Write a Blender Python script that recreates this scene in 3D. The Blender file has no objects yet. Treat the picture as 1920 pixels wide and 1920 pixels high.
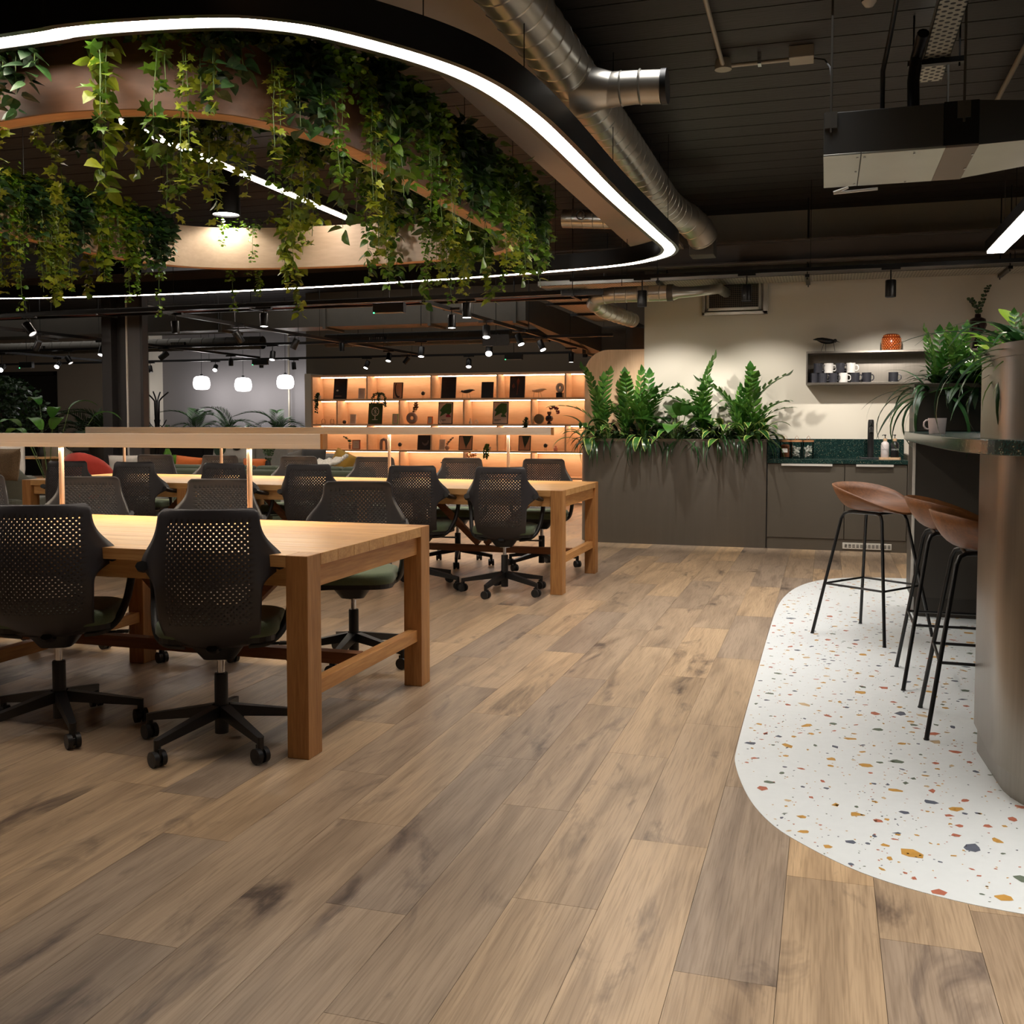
import bpy, math, random
from mathutils import Vector, Matrix, Quaternion
random.seed(7)
R = math.radians
PI = math.pi
SC = bpy.context.scene
COL = SC.collection

# ---------------------------------------------------------------- camera, world, exposure
CH, CF, CT, CY, CPX, CPY = 1.25, 1896.0, R(2.75), R(17.26), 960.0, 884.0
cam_d = bpy.data.cameras.new('camera')
cam = bpy.data.objects.new('camera', cam_d)
COL.objects.link(cam)
cam.location = (0, 0, CH)
cam.rotation_euler = (PI / 2 - CT, 0, CY)
cam_d.sensor_width = 36
cam_d.sensor_fit = 'HORIZONTAL'
cam_d.lens = 36 * CF / 1920
cam_d.shift_y = (CPY - 960) / 1920
cam_d.clip_start = 0.05
cam_d.clip_end = 80
SC.camera = cam
W = bpy.data.worlds.new('world')
SC.world = W
W.use_nodes = True
W.node_tree.nodes['Background'].inputs[0].default_value = (0.004, 0.005, 0.008, 1)
W.node_tree.nodes['Background'].inputs[1].default_value = 1
SC.view_settings.view_transform = 'Standard'
SC.view_settings.look = 'None'
SC.view_settings.gamma = 1
SC.view_settings.use_curve_mapping = False
SC.view_settings.exposure = 0.0
SC.cycles.max_bounces = 6
SC.cycles.diffuse_bounces = 3
SC.cycles.glossy_bounces = 3
SC.cycles.transmission_bounces = 5
SC.cycles.transparent_max_bounces = 6
SC.cycles.caustics_reflective = False
SC.cycles.caustics_refractive = False
SC.cycles.sample_clamp_indirect = 4
SC.cycles.use_denoising = True
SC.cycles.use_adaptive_sampling = True
SC.cycles.adaptive_threshold = 0.02

def lamp(name, kind, loc, power, color=(1, 1, 1), aim=None, size=0.1, size_y=None, cone=60, blend=0.5, spread=180):
    d = bpy.data.lights.new(name, kind)
    d.energy = power
    d.color = color
    if kind == 'AREA':
        d.spread = R(spread)
        d.shape = 'RECTANGLE' if size_y else 'SQUARE'
        d.size = size
        if size_y: d.size_y = size_y
    elif kind == 'SPOT':
        d.spot_size = R(cone); d.spot_blend = blend; d.shadow_soft_size = size
    else:
        d.shadow_soft_size = size
    o = bpy.data.objects.new(name, d)
    COL.objects.link(o)
    o.location = loc
    if aim is not None:
        v = Vector(aim) - Vector(loc)
        o.rotation_euler = v.to_track_quat('-Z', 'Y').to_euler()
    return o

WARM = (1, .80, .58); NEUT = (1, .94, .86); COOL = (1, .97, .95)
# added area lamps standing in for unseen ceiling lights over floor and bar
lamp('ceiling_fill_lamp', 'AREA', (1.4, 3.4, 3.3), 42, (1, .96, .92), (1.38, 3.42, 0), 1.8, 2.6, spread=105)
lamp('ceiling_fill_lamp', 'AREA', (1.1, 1.1, 3.3), 36, NEUT, (1.1, 1.15, 0), 1.8, 1.6, spread=90)
lamp('ceiling_fill_lamp', 'AREA', (1.3, 7.0, 3.3), 30, (1, .97, .94), (1.3, 7.01, 0), 1.6, 2.2, spread=95)
lamp('ceiling_fill_lamp', 'AREA', (-.5, 6.2, 3.3), 24, (1, .97, .94), (-.5, 6.21, 0), 1.2, 3.0, spread=80)
lamp('lounge_fill_lamp', 'AREA', (-11.5, 12.8, 3.3), 30, NEUT, (-11.5, 12.9, 0), 4, 3)  # added to brighten lounge walls and duct; no fixture stands here
lamp('lounge_fill_lamp', 'AREA', (-5.2, 11.4, 3.35), 26, NEUT, (-5.2, 11.5, 0), 4, 1.2)
lamp('lounge_fill_lamp', 'AREA', (-5.2, 14.3, 3.35), 7, NEUT, (-5.2, 15.0, 1.5), 5, .4)

# ---------------------------------------------------------------- helpers
def at(px, py, Y):
    """world point seen in the photograph at (px, py) that stands at depth Y (metres along the room)"""
    fw = Vector((-math.sin(CY) * math.cos(CT), math.cos(CY) * math.cos(CT), -math.sin(CT)))
    rt = Vector((math.cos(CY), math.sin(CY), 0))
    up = rt.cross(fw)
    r = fw + rt * ((px - CPX) / CF) + up * ((CPY - py) / CF)
    return r * (Y / r.y) + Vector((0, 0, CH))

def s2l(c):
    return tuple((v / 255 / 12.92) if v / 255 <= .04045 else ((v / 255 + .055) / 1.055) ** 2.4 for v in c)

MATS = {}
def new_mat(name):
    m = bpy.data.materials.new(name)
    m.use_nodes = True
    nt = m.node_tree
    return m, nt, nt.nodes['Principled BSDF']

def mat(name, rgb, rough=.5, metal=0, var=.06, scale=8, bump=0, bscale=60, emit=None, estr=0, trans=0, alpha=1, coat=0, spec=.5, aniso=None, stretch=(1, 1, 1), sheen=0):
    """procedural principled material: base colour with a soft noise variation and optional relief"""
    if name in MATS: return MATS[name]
    m, nt, b = new_mat(name)
    c = s2l(rgb)
    b.inputs['Roughness'].default_value = rough
    b.inputs['Metallic'].default_value = metal
    b.inputs['Specular IOR Level'].default_value = spec
    if coat: b.inputs['Coat Weight'].default_value = coat
    if sheen: b.inputs['Sheen Weight'].default_value = sheen
    if trans: b.inputs['Transmission Weight'].default_value = trans
    if emit:
        b.inputs['Emission Color'].default_value = (*s2l(emit), 1)
        b.inputs['Emission Strength'].default_value = estr
    if var:
        tc = nt.nodes.new('ShaderNodeTexCoord')
        mp = nt.nodes.new('ShaderNodeMapping'); mp.inputs['Scale'].default_value = stretch
        nz = nt.nodes.new('ShaderNodeTexNoise'); nz.inputs['Scale'].default_value = scale; nz.inputs['Detail'].default_value = 3
        mx = nt.nodes.new('ShaderNodeMix'); mx.data_type = 'RGBA'
        mx.inputs[6].default_value = (*[v * (1 - var * 2) for v in c], 1)
        mx.inputs[7].default_value = (*[min(1, v * (1 + var * 2)) for v in c], 1)
        nt.links.new(tc.outputs['Object'], mp.inputs[0]); nt.links.new(mp.outputs[0], nz.inputs[0])
        nt.links.new(nz.outputs[0], mx.inputs[0]); nt.links.new(mx.outputs[2], b.inputs['Base Color'])
        if bump:
            n2 = nt.nodes.new('ShaderNodeTexNoise'); n2.inputs['Scale'].default_value = bscale; n2.inputs['Detail'].default_value = 2
            bp = nt.nodes.new('ShaderNodeBump'); bp.inputs['Strength'].default_value = bump; bp.inputs['Distance'].default_value = .01
            nt.links.new(mp.outputs[0], n2.inputs[0]); nt.links.new(n2.outputs[0], bp.inputs['Height']); nt.links.new(bp.outputs[0], b.inputs['Normal'])
    else:
        b.inputs['Base Color'].default_value = (*c, 1)
    MATS[name] = m
    return m

def glow(name, rgb, strength):
    if name in MATS: return MATS[name]
    m, nt, b = new_mat(name)
    nt.nodes.remove(b)
    e = nt.nodes.new('ShaderNodeEmission')
    e.inputs[0].default_value = (*s2l(rgb), 1); e.inputs[1].default_value = strength
    nt.links.new(e.outputs[0], nt.nodes['Material Output'].inputs[0])
    MATS[name] = m
    return m

def wood(name, light, dark, axis=0, rough=.45, scale=3.0, ring=14, streak=.5):
    """grained timber, the grain runs along the given axis"""
    if name in MATS: return MATS[name]
    m, nt, b = new_mat(name)
    tc = nt.nodes.new('ShaderNodeTexCoord')
    mp = nt.nodes.new('ShaderNodeMapping')
    s = [ring, ring, ring]; s[axis] = scale * .35
    mp.inputs['Scale'].default_value = s
    oi = nt.nodes.new('ShaderNodeObjectInfo')
    nt.links.new(tc.outputs['Object'], mp.inputs[0])
    ad = nt.nodes.new('ShaderNodeVectorMath'); ad.operation = 'ADD'
    cx = nt.nodes.new('ShaderNodeMath'); cx.operation = 'MULTIPLY'; cx.inputs[1].default_value = 37
    nt.links.new(oi.outputs['Random'], cx.inputs[0]); nt.links.new(mp.outputs[0], ad.inputs[0]); nt.links.new(cx.outputs[0], ad.inputs[1])
    n1 = nt.nodes.new('ShaderNodeTexNoise'); n1.inputs['Scale'].default_value = 1; n1.inputs['Detail'].default_value = 5; n1.inputs['Roughness'].default_value = .65
    n1.inputs['Distortion'].default_value = streak
    nt.links.new(ad.outputs[0], n1.inputs[0])
    n2 = nt.nodes.new('ShaderNodeTexNoise'); n2.inputs['Scale'].default_value = 8; n2.inputs['Detail'].default_value = 2
    nt.links.new(ad.outputs[0], n2.inputs[0])
    am = nt.nodes.new('ShaderNodeMix'); am.data_type = 'FLOAT'; am.inputs[0].default_value = .35
    nt.links.new(n1.outputs[0], am.inputs[2]); nt.links.new(n2.outputs[0], am.inputs[3])
    cr = nt.nodes.new('ShaderNodeValToRGB')
    cr.color_ramp.elements[0].position = .32; cr.color_ramp.elements[0].color = (*s2l(dark), 1)
    cr.color_ramp.elements[1].position = .66; cr.color_ramp.elements[1].color = (*s2l(light), 1)
    nt.links.new(am.outputs[0], cr.inputs[0]); nt.links.new(cr.outputs[0], b.inputs['Base Color'])
    b.inputs['Roughness'].default_value = rough
    MATS[name] = m
    return m

def leafmat(name, a, c, rough=.4, trans=.25, edge=None):
    """leaf material: colour varies leaf by leaf, light passes through"""
    if name in MATS: return MATS[name]
    m, nt, b = new_mat(name)
    g = nt.nodes.new('ShaderNodeNewGeometry'); oi = nt.nodes.new('ShaderNodeObjectInfo')
    ad = nt.nodes.new('ShaderNodeMath'); ad.operation = 'ADD'; fr = nt.nodes.new('ShaderNodeMath'); fr.operation = 'FRACT'
    nt.links.new(g.outputs['Random Per Island'], ad.inputs[0]); nt.links.new(oi.outputs['Random'], ad.inputs[1]); nt.links.new(ad.outputs[0], fr.inputs[0])
    mx = nt.nodes.new('ShaderNodeMix'); mx.data_type = 'RGBA'
    mx.inputs[6].default_value = (*s2l(a), 1); mx.inputs[7].default_value = (*s2l(c), 1)
    nt.links.new(fr.outputs[0], mx.inputs[0])
    col = mx.outputs[2]
    if edge:
        uv = nt.nodes.new('ShaderNodeUVMap'); sp = nt.nodes.new('ShaderNodeSeparateXYZ'); nt.links.new(uv.outputs[0], sp.inputs[0])
        nz = nt.nodes.new('ShaderNodeTexNoise'); nz.inputs['Scale'].default_value = 9; nt.links.new(uv.outputs[0], nz.inputs[0])
        a1 = nt.nodes.new('ShaderNodeMath'); a1.operation = 'MULTIPLY_ADD'; a1.inputs[1].default_value = .5; nt.links.new(nz.outputs[0], a1.inputs[0]); nt.links.new(sp.outputs[0], a1.inputs[2])
        gt = nt.nodes.new('ShaderNodeMath'); gt.operation = 'GREATER_THAN'; gt.inputs[1].default_value = .98; nt.links.new(a1.outputs[0], gt.inputs[0])
        m2 = nt.nodes.new('ShaderNodeMix'); m2.data_type = 'RGBA'; m2.inputs[7].default_value = (*s2l(edge), 1)
        nt.links.new(gt.outputs[0], m2.inputs[0]); nt.links.new(col, m2.inputs[6]); col = m2.outputs[2]
    nt.links.new(col, b.inputs['Base Color'])
    b.inputs['Roughness'].default_value = rough
    tr = nt.nodes.new('ShaderNodeBsdfTranslucent'); nt.links.new(col, tr.inputs[0])
    ms = nt.nodes.new('ShaderNodeMixShader'); ms.inputs[0].default_value = trans
    nt.links.new(b.outputs[0], ms.inputs[1]); nt.links.new(tr.outputs[0], ms.inputs[2])
    nt.links.new(ms.outputs[0], nt.nodes['Material Output'].inputs[0])
    MATS[name] = m
    return m

class MB:
    """collects shapes into one mesh"""
    def __init__(s): s.v = []; s.f = []; s.m = []; s.uv = None
    def add(s, vs, fs, mi=0):
        n = len(s.v); s.v += [tuple(p) for p in vs]; s.f += [tuple(i + n for i in f) for f in fs]; s.m += [mi] * len(fs); return s
    def box(s, x0, x1, y0, y1, z0, z1, mi=0):
        return s.add([(x0, y0, z0), (x1, y0, z0), (x1, y1, z0), (x0, y1, z0), (x0, y0, z1), (x1, y0, z1), (x1, y1, z1), (x0, y1, z1)],
                     [(0, 3, 2, 1), (4, 5, 6, 7), (0, 1, 5, 4), (1, 2, 6, 5), (2, 3, 7, 6), (3, 0, 4, 7)], mi)
    def obox(s, c, size, rot=(0, 0, 0), mi=0):
        from mathutils import Euler
        M = Euler(rot).to_matrix(); hx, hy, hz = [q / 2 for q in size]
        vs = [Vector(c) + M @ Vector(p) for p in [(-hx, -hy, -hz), (hx, -hy, -hz), (hx, hy, -hz), (-hx, hy, -hz), (-hx, -hy, hz), (hx, -hy, hz), (hx, hy, hz), (-hx, hy, hz)]]
        return s.add(vs, [(0, 3, 2, 1), (4, 5, 6, 7), (0, 1, 5, 4), (1, 2, 6, 5), (2, 3, 7, 6), (3, 0, 4, 7)], mi)
    def beam(s, p0, p1, w, h, mi=0, up=(0, 0, 1), w1=None, h1=None):
        p0 = Vector(p0); p1 = Vector(p1); d = (p1 - p0).normalized(); sd = d.cross(Vector(up))
        if sd.length < 1e-4: sd = Vector((1, 0, 0))
        sd.normalize(); u = sd.cross(d)
        w1 = w1 or w; h1 = h1 or h; vs = []
        for p, a, b in ((p0, w, h), (p1, w1, h1)):
            vs += [p - sd * a / 2 - u * b / 2, p + sd * a / 2 - u * b / 2, p + sd * a / 2 + u * b / 2, p - sd * a / 2 + u * b / 2]
        return s.add(vs, [(0, 1, 2, 3), (7, 6, 5, 4), (0, 4, 5, 1), (1, 5, 6, 2), (2, 6, 7, 3), (3, 7, 4, 0)], mi)
    def tube(s, pts, r, n=8, mi=0, cap=True, closed=False, flat=1.0):
        pts = [Vector(p) for p in pts]; N = len(pts)
        rs = r if isinstance(r, (list, tuple)) else [r] * N
        t0 = (pts[1] - pts[0]).normalized()
        a = t0.cross(Vector((0, 0, 1)))
        if a.length < 1e-3: a = Vector((1, 0, 0))
        a.normalize(); vs = []; prev = t0
        for i, p in enumerate(pts):
            if closed: t = (pts[(i + 1) % N] - pts[i - 1]).normalized()
            elif i == 0: t = t0
            elif i == N - 1: t = (pts[i] - pts[i - 1]).normalized()
            else: t = (pts[i + 1] - pts[i - 1]).normalized()
            a = prev.rotation_difference(t) @ a; prev = t
            b = t.cross(a)
            for k in range(n):
                an = 2 * PI * k / n
                vs.append(p + a * (math.cos(an) * rs[i]) + b * (math.sin(an) * rs[i] * flat))
        fs = []
        for i in range(N if closed else N - 1):
            j = (i + 1) % N
            for k in range(n):
                k2 = (k + 1) % n
                fs.append((i * n + k, i * n + k2, j * n + k2, j * n + k))
        if cap and not closed:
            fs.append(tuple(range(n - 1, -1, -1))); fs.append(tuple((N - 1) * n + k for k in range(n)))
        return s.add(vs, fs, mi)
    def cyl(s, p0, p1, r0, r1=None, n=16, mi=0, cap=True):
        return s.tube([p0, p1], [r0, r0 if r1 is None else r1], n, mi, cap)
    def lathe(s, prof, n=20, c=(0, 0, 0), mi=0, sx=1, sy=1, caps=True):
        vs = []; fs = []; N = len(prof)
        for r, z in prof:
            for k in range(n):
                a = 2 * PI * k / n
                vs.append((c[0] + r * sx * math.cos(a), c[1] + r * sy * math.sin(a), c[2] + z))
        for i in range(N - 1):
            for k in range(n):
                k2 = (k + 1) % n
                fs.append((i * n + k, i * n + k2, (i + 1) * n + k2, (i + 1) * n + k))
        if caps and prof[0][0] > 1e-4: fs.append(tuple(range(n - 1, -1, -1)))
        if caps and prof[-1][0] > 1e-4: fs.append(tuple((N - 1) * n + k for k in range(n)))
        return s.add(vs, fs, mi)
    def prism(s, out, z0, z1, mi=0):
        n = len(out)
        vs = [(x, y, z0) for x, y in out] + [(x, y, z1) for x, y in out]
        fs = [tuple(range(n - 1, -1, -1)), tuple(range(n, 2 * n))] + [(i, (i + 1) % n, n + (i + 1) % n, n + i) for i in range(n)]
        return s.add(vs, fs, mi)
    def band(s, out, z0, z1, closed=True, mi=0):
        n = len(out); vs = [(x, y, z0) for x, y in out] + [(x, y, z1) for x, y in out]
        return s.add(vs, [(i, (i + 1) % n, n + (i + 1) % n, n + i) for i in range(n if closed else n - 1)], mi)
    def ring(s, outer, inner, z0, z1, mi=0, closed=True):
        n = len(outer); vs = []
        for o, z in ((outer, z0), (inner, z0), (outer, z1), (inner, z1)): vs += [(x, y, z) for x, y in o]
        fs = []
        for i in range(n if closed else n - 1):
            j = (i + 1) % n
            fs += [(i, n + i, n + j, j), (2 * n + i, 2 * n + j, 3 * n + j, 3 * n + i), (i, j, 2 * n + j, 2 * n + i), (n + i, 3 * n + i, 3 * n + j, n + j)]
        if not closed:
            fs += [(0, 2 * n, 3 * n, n), (n - 1, 2 * n - 1, 4 * n - 1, 3 * n - 1)]
        return s.add(vs, fs, mi)

def tag(o, label=None, cat=None, group=None, kind=None):
    if label: o['label'] = label
    if cat: o['category'] = cat
    if group: o['group'] = group
    if kind: o['kind'] = kind
    return o

def thing(name, label, cat, loc=(0, 0, 0), rz=0, group=None):
    o = bpy.data.objects.new(name, None); COL.objects.link(o)
    o.empty_display_size = .05
    o.location = loc; o.rotation_euler = (0, 0, rz)
    return tag(o, label, cat, group)

def mesh_of(mb, name, mats, smooth=None, uv=None):
    me = bpy.data.meshes.new(name)
    me.from_pydata(mb.v, [], mb.f)
    if not isinstance(mats, (list, tuple)): mats = [mats]
    for m in mats: me.materials.append(m)
    if len(mats) > 1:
        for p, i in zip(me.polygons, mb.m): p.material_index = i
    if smooth is not None:
        me.shade_smooth()
        if smooth < 3: me.set_sharp_from_angle(angle=smooth)
    if mb.uv:
        ul = me.uv_layers.new(name='UVMap')
        for l in me.loops: ul.data[l.index].uv = mb.uv[l.vertex_index]
    me.update()
    return me

def link_mesh(name, me, parent=None, loc=(0, 0, 0), rot=(0, 0, 0), scale=None):
    o = bpy.data.objects.new(name, me); COL.objects.link(o)
    if parent: o.parent = parent
    o.location = loc; o.rotation_euler = rot
    if scale is not None: o.scale = scale if isinstance(scale, (tuple, list)) else (scale,) * 3
    return o

def obj(name, mb, mats, parent=None, smooth=None, bevel=0, local=False):
    """link the collected shapes as ONE object; coordinates are world ones unless local"""
    if parent is not None:
        if not local:
            base = Vector((0, 0, 0)); q = parent
            while q is not None: base = base + q.location; q = q.parent
            mb.v = [tuple(Vector(p) - base) for p in mb.v]
        loc = (0, 0, 0)
    else:
        xs = [p[0] for p in mb.v]; ys = [p[1] for p in mb.v]; zs = [p[2] for p in mb.v]
        c = Vector(((min(xs) + max(xs)) / 2, (min(ys) + max(ys)) / 2, min(zs)))
        mb.v = [tuple(Vector(p) - c) for p in mb.v]; loc = c
    o = link_mesh(name, mesh_of(mb, name, mats, smooth), parent, loc)
    if bevel:
        b = o.modifiers.new('bevel', 'BEVEL'); b.width = bevel; b.segments = 2; b.limit_method = 'ANGLE'; b.angle_limit = R(40)
    return o

def copy_tree(o, parent=None, loc=None, rz=None, label=None, group=None):
    c = o.copy(); COL.objects.link(c)
    if parent: c.parent = parent
    if loc is not None: c.location = loc
    if rz is not None: c.rotation_euler = (0, 0, rz)
    if label: c['label'] = label
    if group: c['group'] = group
    for ch in o.children: copy_tree(ch, c)
    return c

def spline(pts, k=6, closed=False):
    """Catmull-Rom through 2-D or 3-D points"""
    n = len(pts); out = []
    P = [Vector(p if len(p) == 3 else (*p, 0)) for p in pts]
    for i in range(n if closed else n - 1):
        g = lambda j: P[j % n] if closed else P[max(0, min(n - 1, j))]
        p0, p1, p2, p3 = g(i - 1), g(i), g(i + 1), g(i + 2)
        for t in range(k):
            t /= k
            out.append(.5 * ((2 * p1) + (p2 - p0) * t + (2 * p0 - 5 * p1 + 4 * p2 - p3) * t * t + (3 * p1 - p0 - 3 * p2 + p3) * t ** 3))
    if not closed: out.append(P[-1])
    return out

def offset2(pts, d, closed=True):
    out = []; n = len(pts)
    for i in range(n):
        a = pts[i - 1] if (closed or i) else pts[i]; b = pts[(i + 1) % n] if (closed or i < n - 1) else pts[i]
        t = Vector((b[0] - a[0], b[1] - a[1])).normalized()
        out.append((pts[i][0] + t.y * d, pts[i][1] - t.x * d))
    return out

def rrect(cx, cy, w, h, r, n=5):
    out = []
    for ax, ay, a0 in ((1, -1, -90), (1, 1, 0), (-1, 1, 90), (-1, -1, 180)):
        for k in range(n + 1):
            a = R(a0 + 90 * k / n)
            out.append((cx + ax * (w / 2 - r) + r * math.cos(a), cy + ay * (h / 2 - r) + r * math.sin(a)))
    return out

# ---------------------------------------------------------------- materials
M_CHAIR = mat('chair_shell_plastic', (47, 45, 49), .42, var=.02)
M_BLACK = mat('black_plastic', (26, 26, 28), .45, var=.02)
M_BLKMET = mat('black_powder_coat', (18, 18, 19), .35, var=.02)
M_CHROME = mat('chrome', (200, 200, 205), .18, 1, var=0)
M_STEEL = mat('brushed_stainless', (140, 133, 124), .32, 1, var=.07, scale=6, stretch=(14, 14, .4), bump=.02, bscale=90)
M_GALV = mat('galvanised_duct', (196, 192, 182), .30, .82, var=.10, scale=5, bump=.04, bscale=14)
M_DARKDUCT = mat('painted_duct', (84, 81, 75), .5, .3, var=.05)
M_GREENSEAT = mat('green_upholstery', (84, 100, 76), .8, var=.05, scale=60, bump=.2, bscale=300, sheen=.2)
M_CREAM = mat('cream_wall_paint', (223, 215, 199), .75, var=.012, scale=2)
M_TAUPE = mat('taupe_wall_paint', (168, 156, 142), .8, var=.02, scale=2)
M_GREY = mat('grey_wall_paint', (134, 130, 131), .8, var=.02, scale=2)
M_OLIVE = mat('shaded_olive_wall_paint', (104, 95, 82), .8, var=.02, scale=2)  # olive-beige paint darkened: the missing light is put into the colour
M_CEIL = mat('dark_ceiling_boards', (40, 35, 31), .5, var=.3, scale=3, stretch=(.6, 3, 1), bump=.25, bscale=18)
M_CAB = mat('taupe_laminate', (90, 84, 75), .42, .15, var=.03, scale=3)
M_CABD = mat('dark_taupe_laminate', (64, 59, 53), .45, .1, var=.03, scale=3)
M_PLANTER = mat('bronze_planter_laminate', (94, 88, 80), .38, .35, var=.05, scale=4, stretch=(6, 6, .3))
M_OAK = wood('oak_table_wood', (222, 176, 116), (180, 128, 74), 0, .42)
M_OAKY = wood('oak_table_wood_crosswise', (216, 162, 98), (170, 112, 58), 1, .42)
M_OAKZ = wood('oak_leg_wood', (196, 144, 88), (146, 96, 52), 2, .45)
M_HOOPIN = wood('hoop_inner_lit_veneer', (206, 182, 156), (184, 158, 132), 0, .5, ring=6)  # paler than the outer face: light on the veneer put into colour
M_MAPLE = wood('maple_panel', (232, 196, 158), (214, 172, 132), 2, .5, ring=9)
M_SHELF = wood('bookcase_veneer', (236, 198, 162), (222, 178, 138), 0, .55, ring=10)
M_HOOP = wood('hoop_shaded_veneer', (124, 86, 62), (100, 70, 50), 0, .5, ring=6)  # same veneer darkened: shade on the outer face put into colour
M_WALNUT = wood('stool_veneer', (134, 82, 38), (84, 48, 18), 0, .52, ring=18)
M_SATIN = mat('satin_handle_steel', (228, 225, 218), .3, .3, var=0)
M_COPPER = mat('copper_rod', (232, 196, 170), .25, .6, var=0)
M_ALU = mat('brushed_aluminium', (228, 222, 212), .42, .12, var=.05, scale=4, stretch=(.3, 12, 12))
M_SOIL = mat('potting_soil', (38, 30, 24), .95, var=.2, scale=40, bump=.6, bscale=60)
M_WHITE = mat('white_glaze', (232, 228, 222), .25, var=.01)
M_NAVY = mat('charcoal_glaze', (54, 54, 60), .3, var=.03)
M_DARKFRAME = mat('dark_picture_frame', (30, 24, 22), .4, var=.02)
M_VINE = leafmat('vine_leaves', (30, 62, 18), (96, 130, 32), .38, .3)
M_VINEY = leafmat('yellow_green_vine_leaves', (70, 98, 24), (150, 160, 44), .4, .35)
M_VINEB = leafmat('small_round_vine_leaves', (50, 92, 22), (118, 158, 38), .35, .3)
M_ZZ = leafmat('glossy_zz_leaves', (40, 88, 32), (92, 136, 52), .3, .2)
M_BROAD = leafmat('broad_green_leaves', (34, 76, 30), (80, 128, 48), .3, .3)
M_VARI = leafmat('variegated_leaves', (36, 78, 36), (70, 120, 48), .3, .2, edge=(190, 200, 110))
M_STRAP = leafmat('dark_strap_leaves', (20, 46, 24), (44, 84, 38), .3, .15)
M_STRAPL = leafmat('bright_strap_leaves', (50, 110, 34), (96, 150, 44), .3, .3)
M_DARKLEAF = leafmat('dark_green_leaves', (26, 44, 26), (52, 84, 40), .45, .15)  # plain dark green leaf colour
M_STEM = mat('green_stems', (86, 110, 52), .5, var=.1)
M_TWIG = mat('brown_twigs', (74, 54, 38), .7, var=.1)
M_LED = glow('led_diffuser', (255, 240, 224), 34)
# ---------------------------------------------------------------- the room
def plank_mat():
    m, nt, b = new_mat('oak_floor_planks')
    N = nt.nodes.new; L = nt.links.new
    g = N('ShaderNodeNewGeometry'); oi = N('ShaderNodeObjectInfo')
    ad = N('ShaderNodeMath'); ad.operation = 'ADD'; fr = N('ShaderNodeMath'); fr.operation = 'FRACT'
    L(g.outputs['Random Per Island'], ad.inputs[0]); L(oi.outputs['Random'], ad.inputs[1]); L(ad.outputs[0], fr.inputs[0])
    k = N('ShaderNodeMath'); k.operation = 'MULTIPLY'; k.inputs[1].default_value = 61; L(fr.outputs[0], k.inputs[0])
    mp = N('ShaderNodeMapping'); mp.inputs['Scale'].default_value = (9, .9, 9); L(g.outputs['Position'], mp.inputs[0])
    av = N('ShaderNodeVectorMath'); av.operation = 'ADD'; L(mp.outputs[0], av.inputs[0]); L(k.outputs[0], av.inputs[1])
    n1 = N('ShaderNodeTexNoise'); n1.inputs['Scale'].default_value = 1.0; n1.inputs['Detail'].default_value = 4; n1.inputs['Distortion'].default_value = 1.2; L(av.outputs[0], n1.inputs[0])
    # fine grain lines
    mp2 = N('ShaderNodeMapping'); mp2.inputs['Scale'].default_value = (170, 5, 10); L(g.outputs['Position'], mp2.inputs[0])
    n2 = N('ShaderNodeTexNoise'); n2.inputs['Scale'].default_value = 1; n2.inputs['Detail'].default_value = 3; n2.inputs['Distortion'].default_value = .4; L(mp2.outputs[0], n2.inputs[0])
    # knots and dark mineral streaks
    mp3 = N('ShaderNodeMapping'); mp3.inputs['Scale'].default_value = (5.2, 1.5, 5); L(g.outputs['Position'], mp3.inputs[0])
    av3 = N('ShaderNodeVectorMath'); av3.operation = 'ADD'; L(mp3.outputs[0], av3.inputs[0]); L(k.outputs[0], av3.inputs[1])
    n3 = N('ShaderNodeTexNoise'); n3.inputs['Scale'].default_value = 1.15; n3.inputs['Detail'].default_value = 5; n3.inputs['Roughness'].default_value = .62; n3.inputs['Distortion'].default_value = .6; L(av3.outputs[0], n3.inputs[0])
    tone = N('ShaderNodeValToRGB')
    els = tone.color_ramp.elements
    els[0].position = 0; els[0].color = (*s2l((156, 138, 120)), 1)
    els[1].position = 1; els[1].color = (*s2l((210, 178, 138)), 1)
    for p, c in ((.2, (168, 148, 127)), (.45, (182, 158, 130)), (.7, (194, 166, 132)), (.86, (162, 142, 121))):
        e = els.new(p); e.color = (*s2l(c), 1)
    L(fr.outputs[0], tone.inputs[0])
    def mul(cin, fac, dark, lo, hi):
        r = N('ShaderNodeMapRange'); r.inputs['From Min'].default_value = lo; r.inputs['From Max'].default_value = hi
        L(fac, r.inputs['Value'])
        x = N('ShaderNodeMix'); x.data_type = 'RGBA'; x.blend_type = 'MULTIPLY'; x.inputs[7].default_value = (*dark, 1)
        L(r.outputs[0], x.inputs[0]); L(cin, x.inputs[6]); return x.outputs[2]
    c = mul(tone.outputs[0], n1.outputs[0], (.62, .60, .60), .40, .72)
    c = mul(c, n2.outputs[0], (.60, .57, .54), .45, .8)
    c = mul(c, n3.outputs[0], (.30, .29, .33), .575, .72)
    L(c, b.inputs['Base Color'])
    b.inputs['Roughness'].default_value = .36
    b.inputs['Specular IOR Level'].default_value = .42
    bp = N('ShaderNodeBump'); bp.inputs['Strength'].default_value = .12; bp.inputs['Distance'].default_value = .003
    L(n2.outputs[0], bp.inputs['Height']); L(bp.outputs[0], b.inputs['Normal'])
    return m
M_PLANK = plank_mat()
M_GROUT = mat('plank_joint_brown', (70, 54, 40), .8, var=0)  # dark brown slab colour showing in the plank joints

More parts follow.
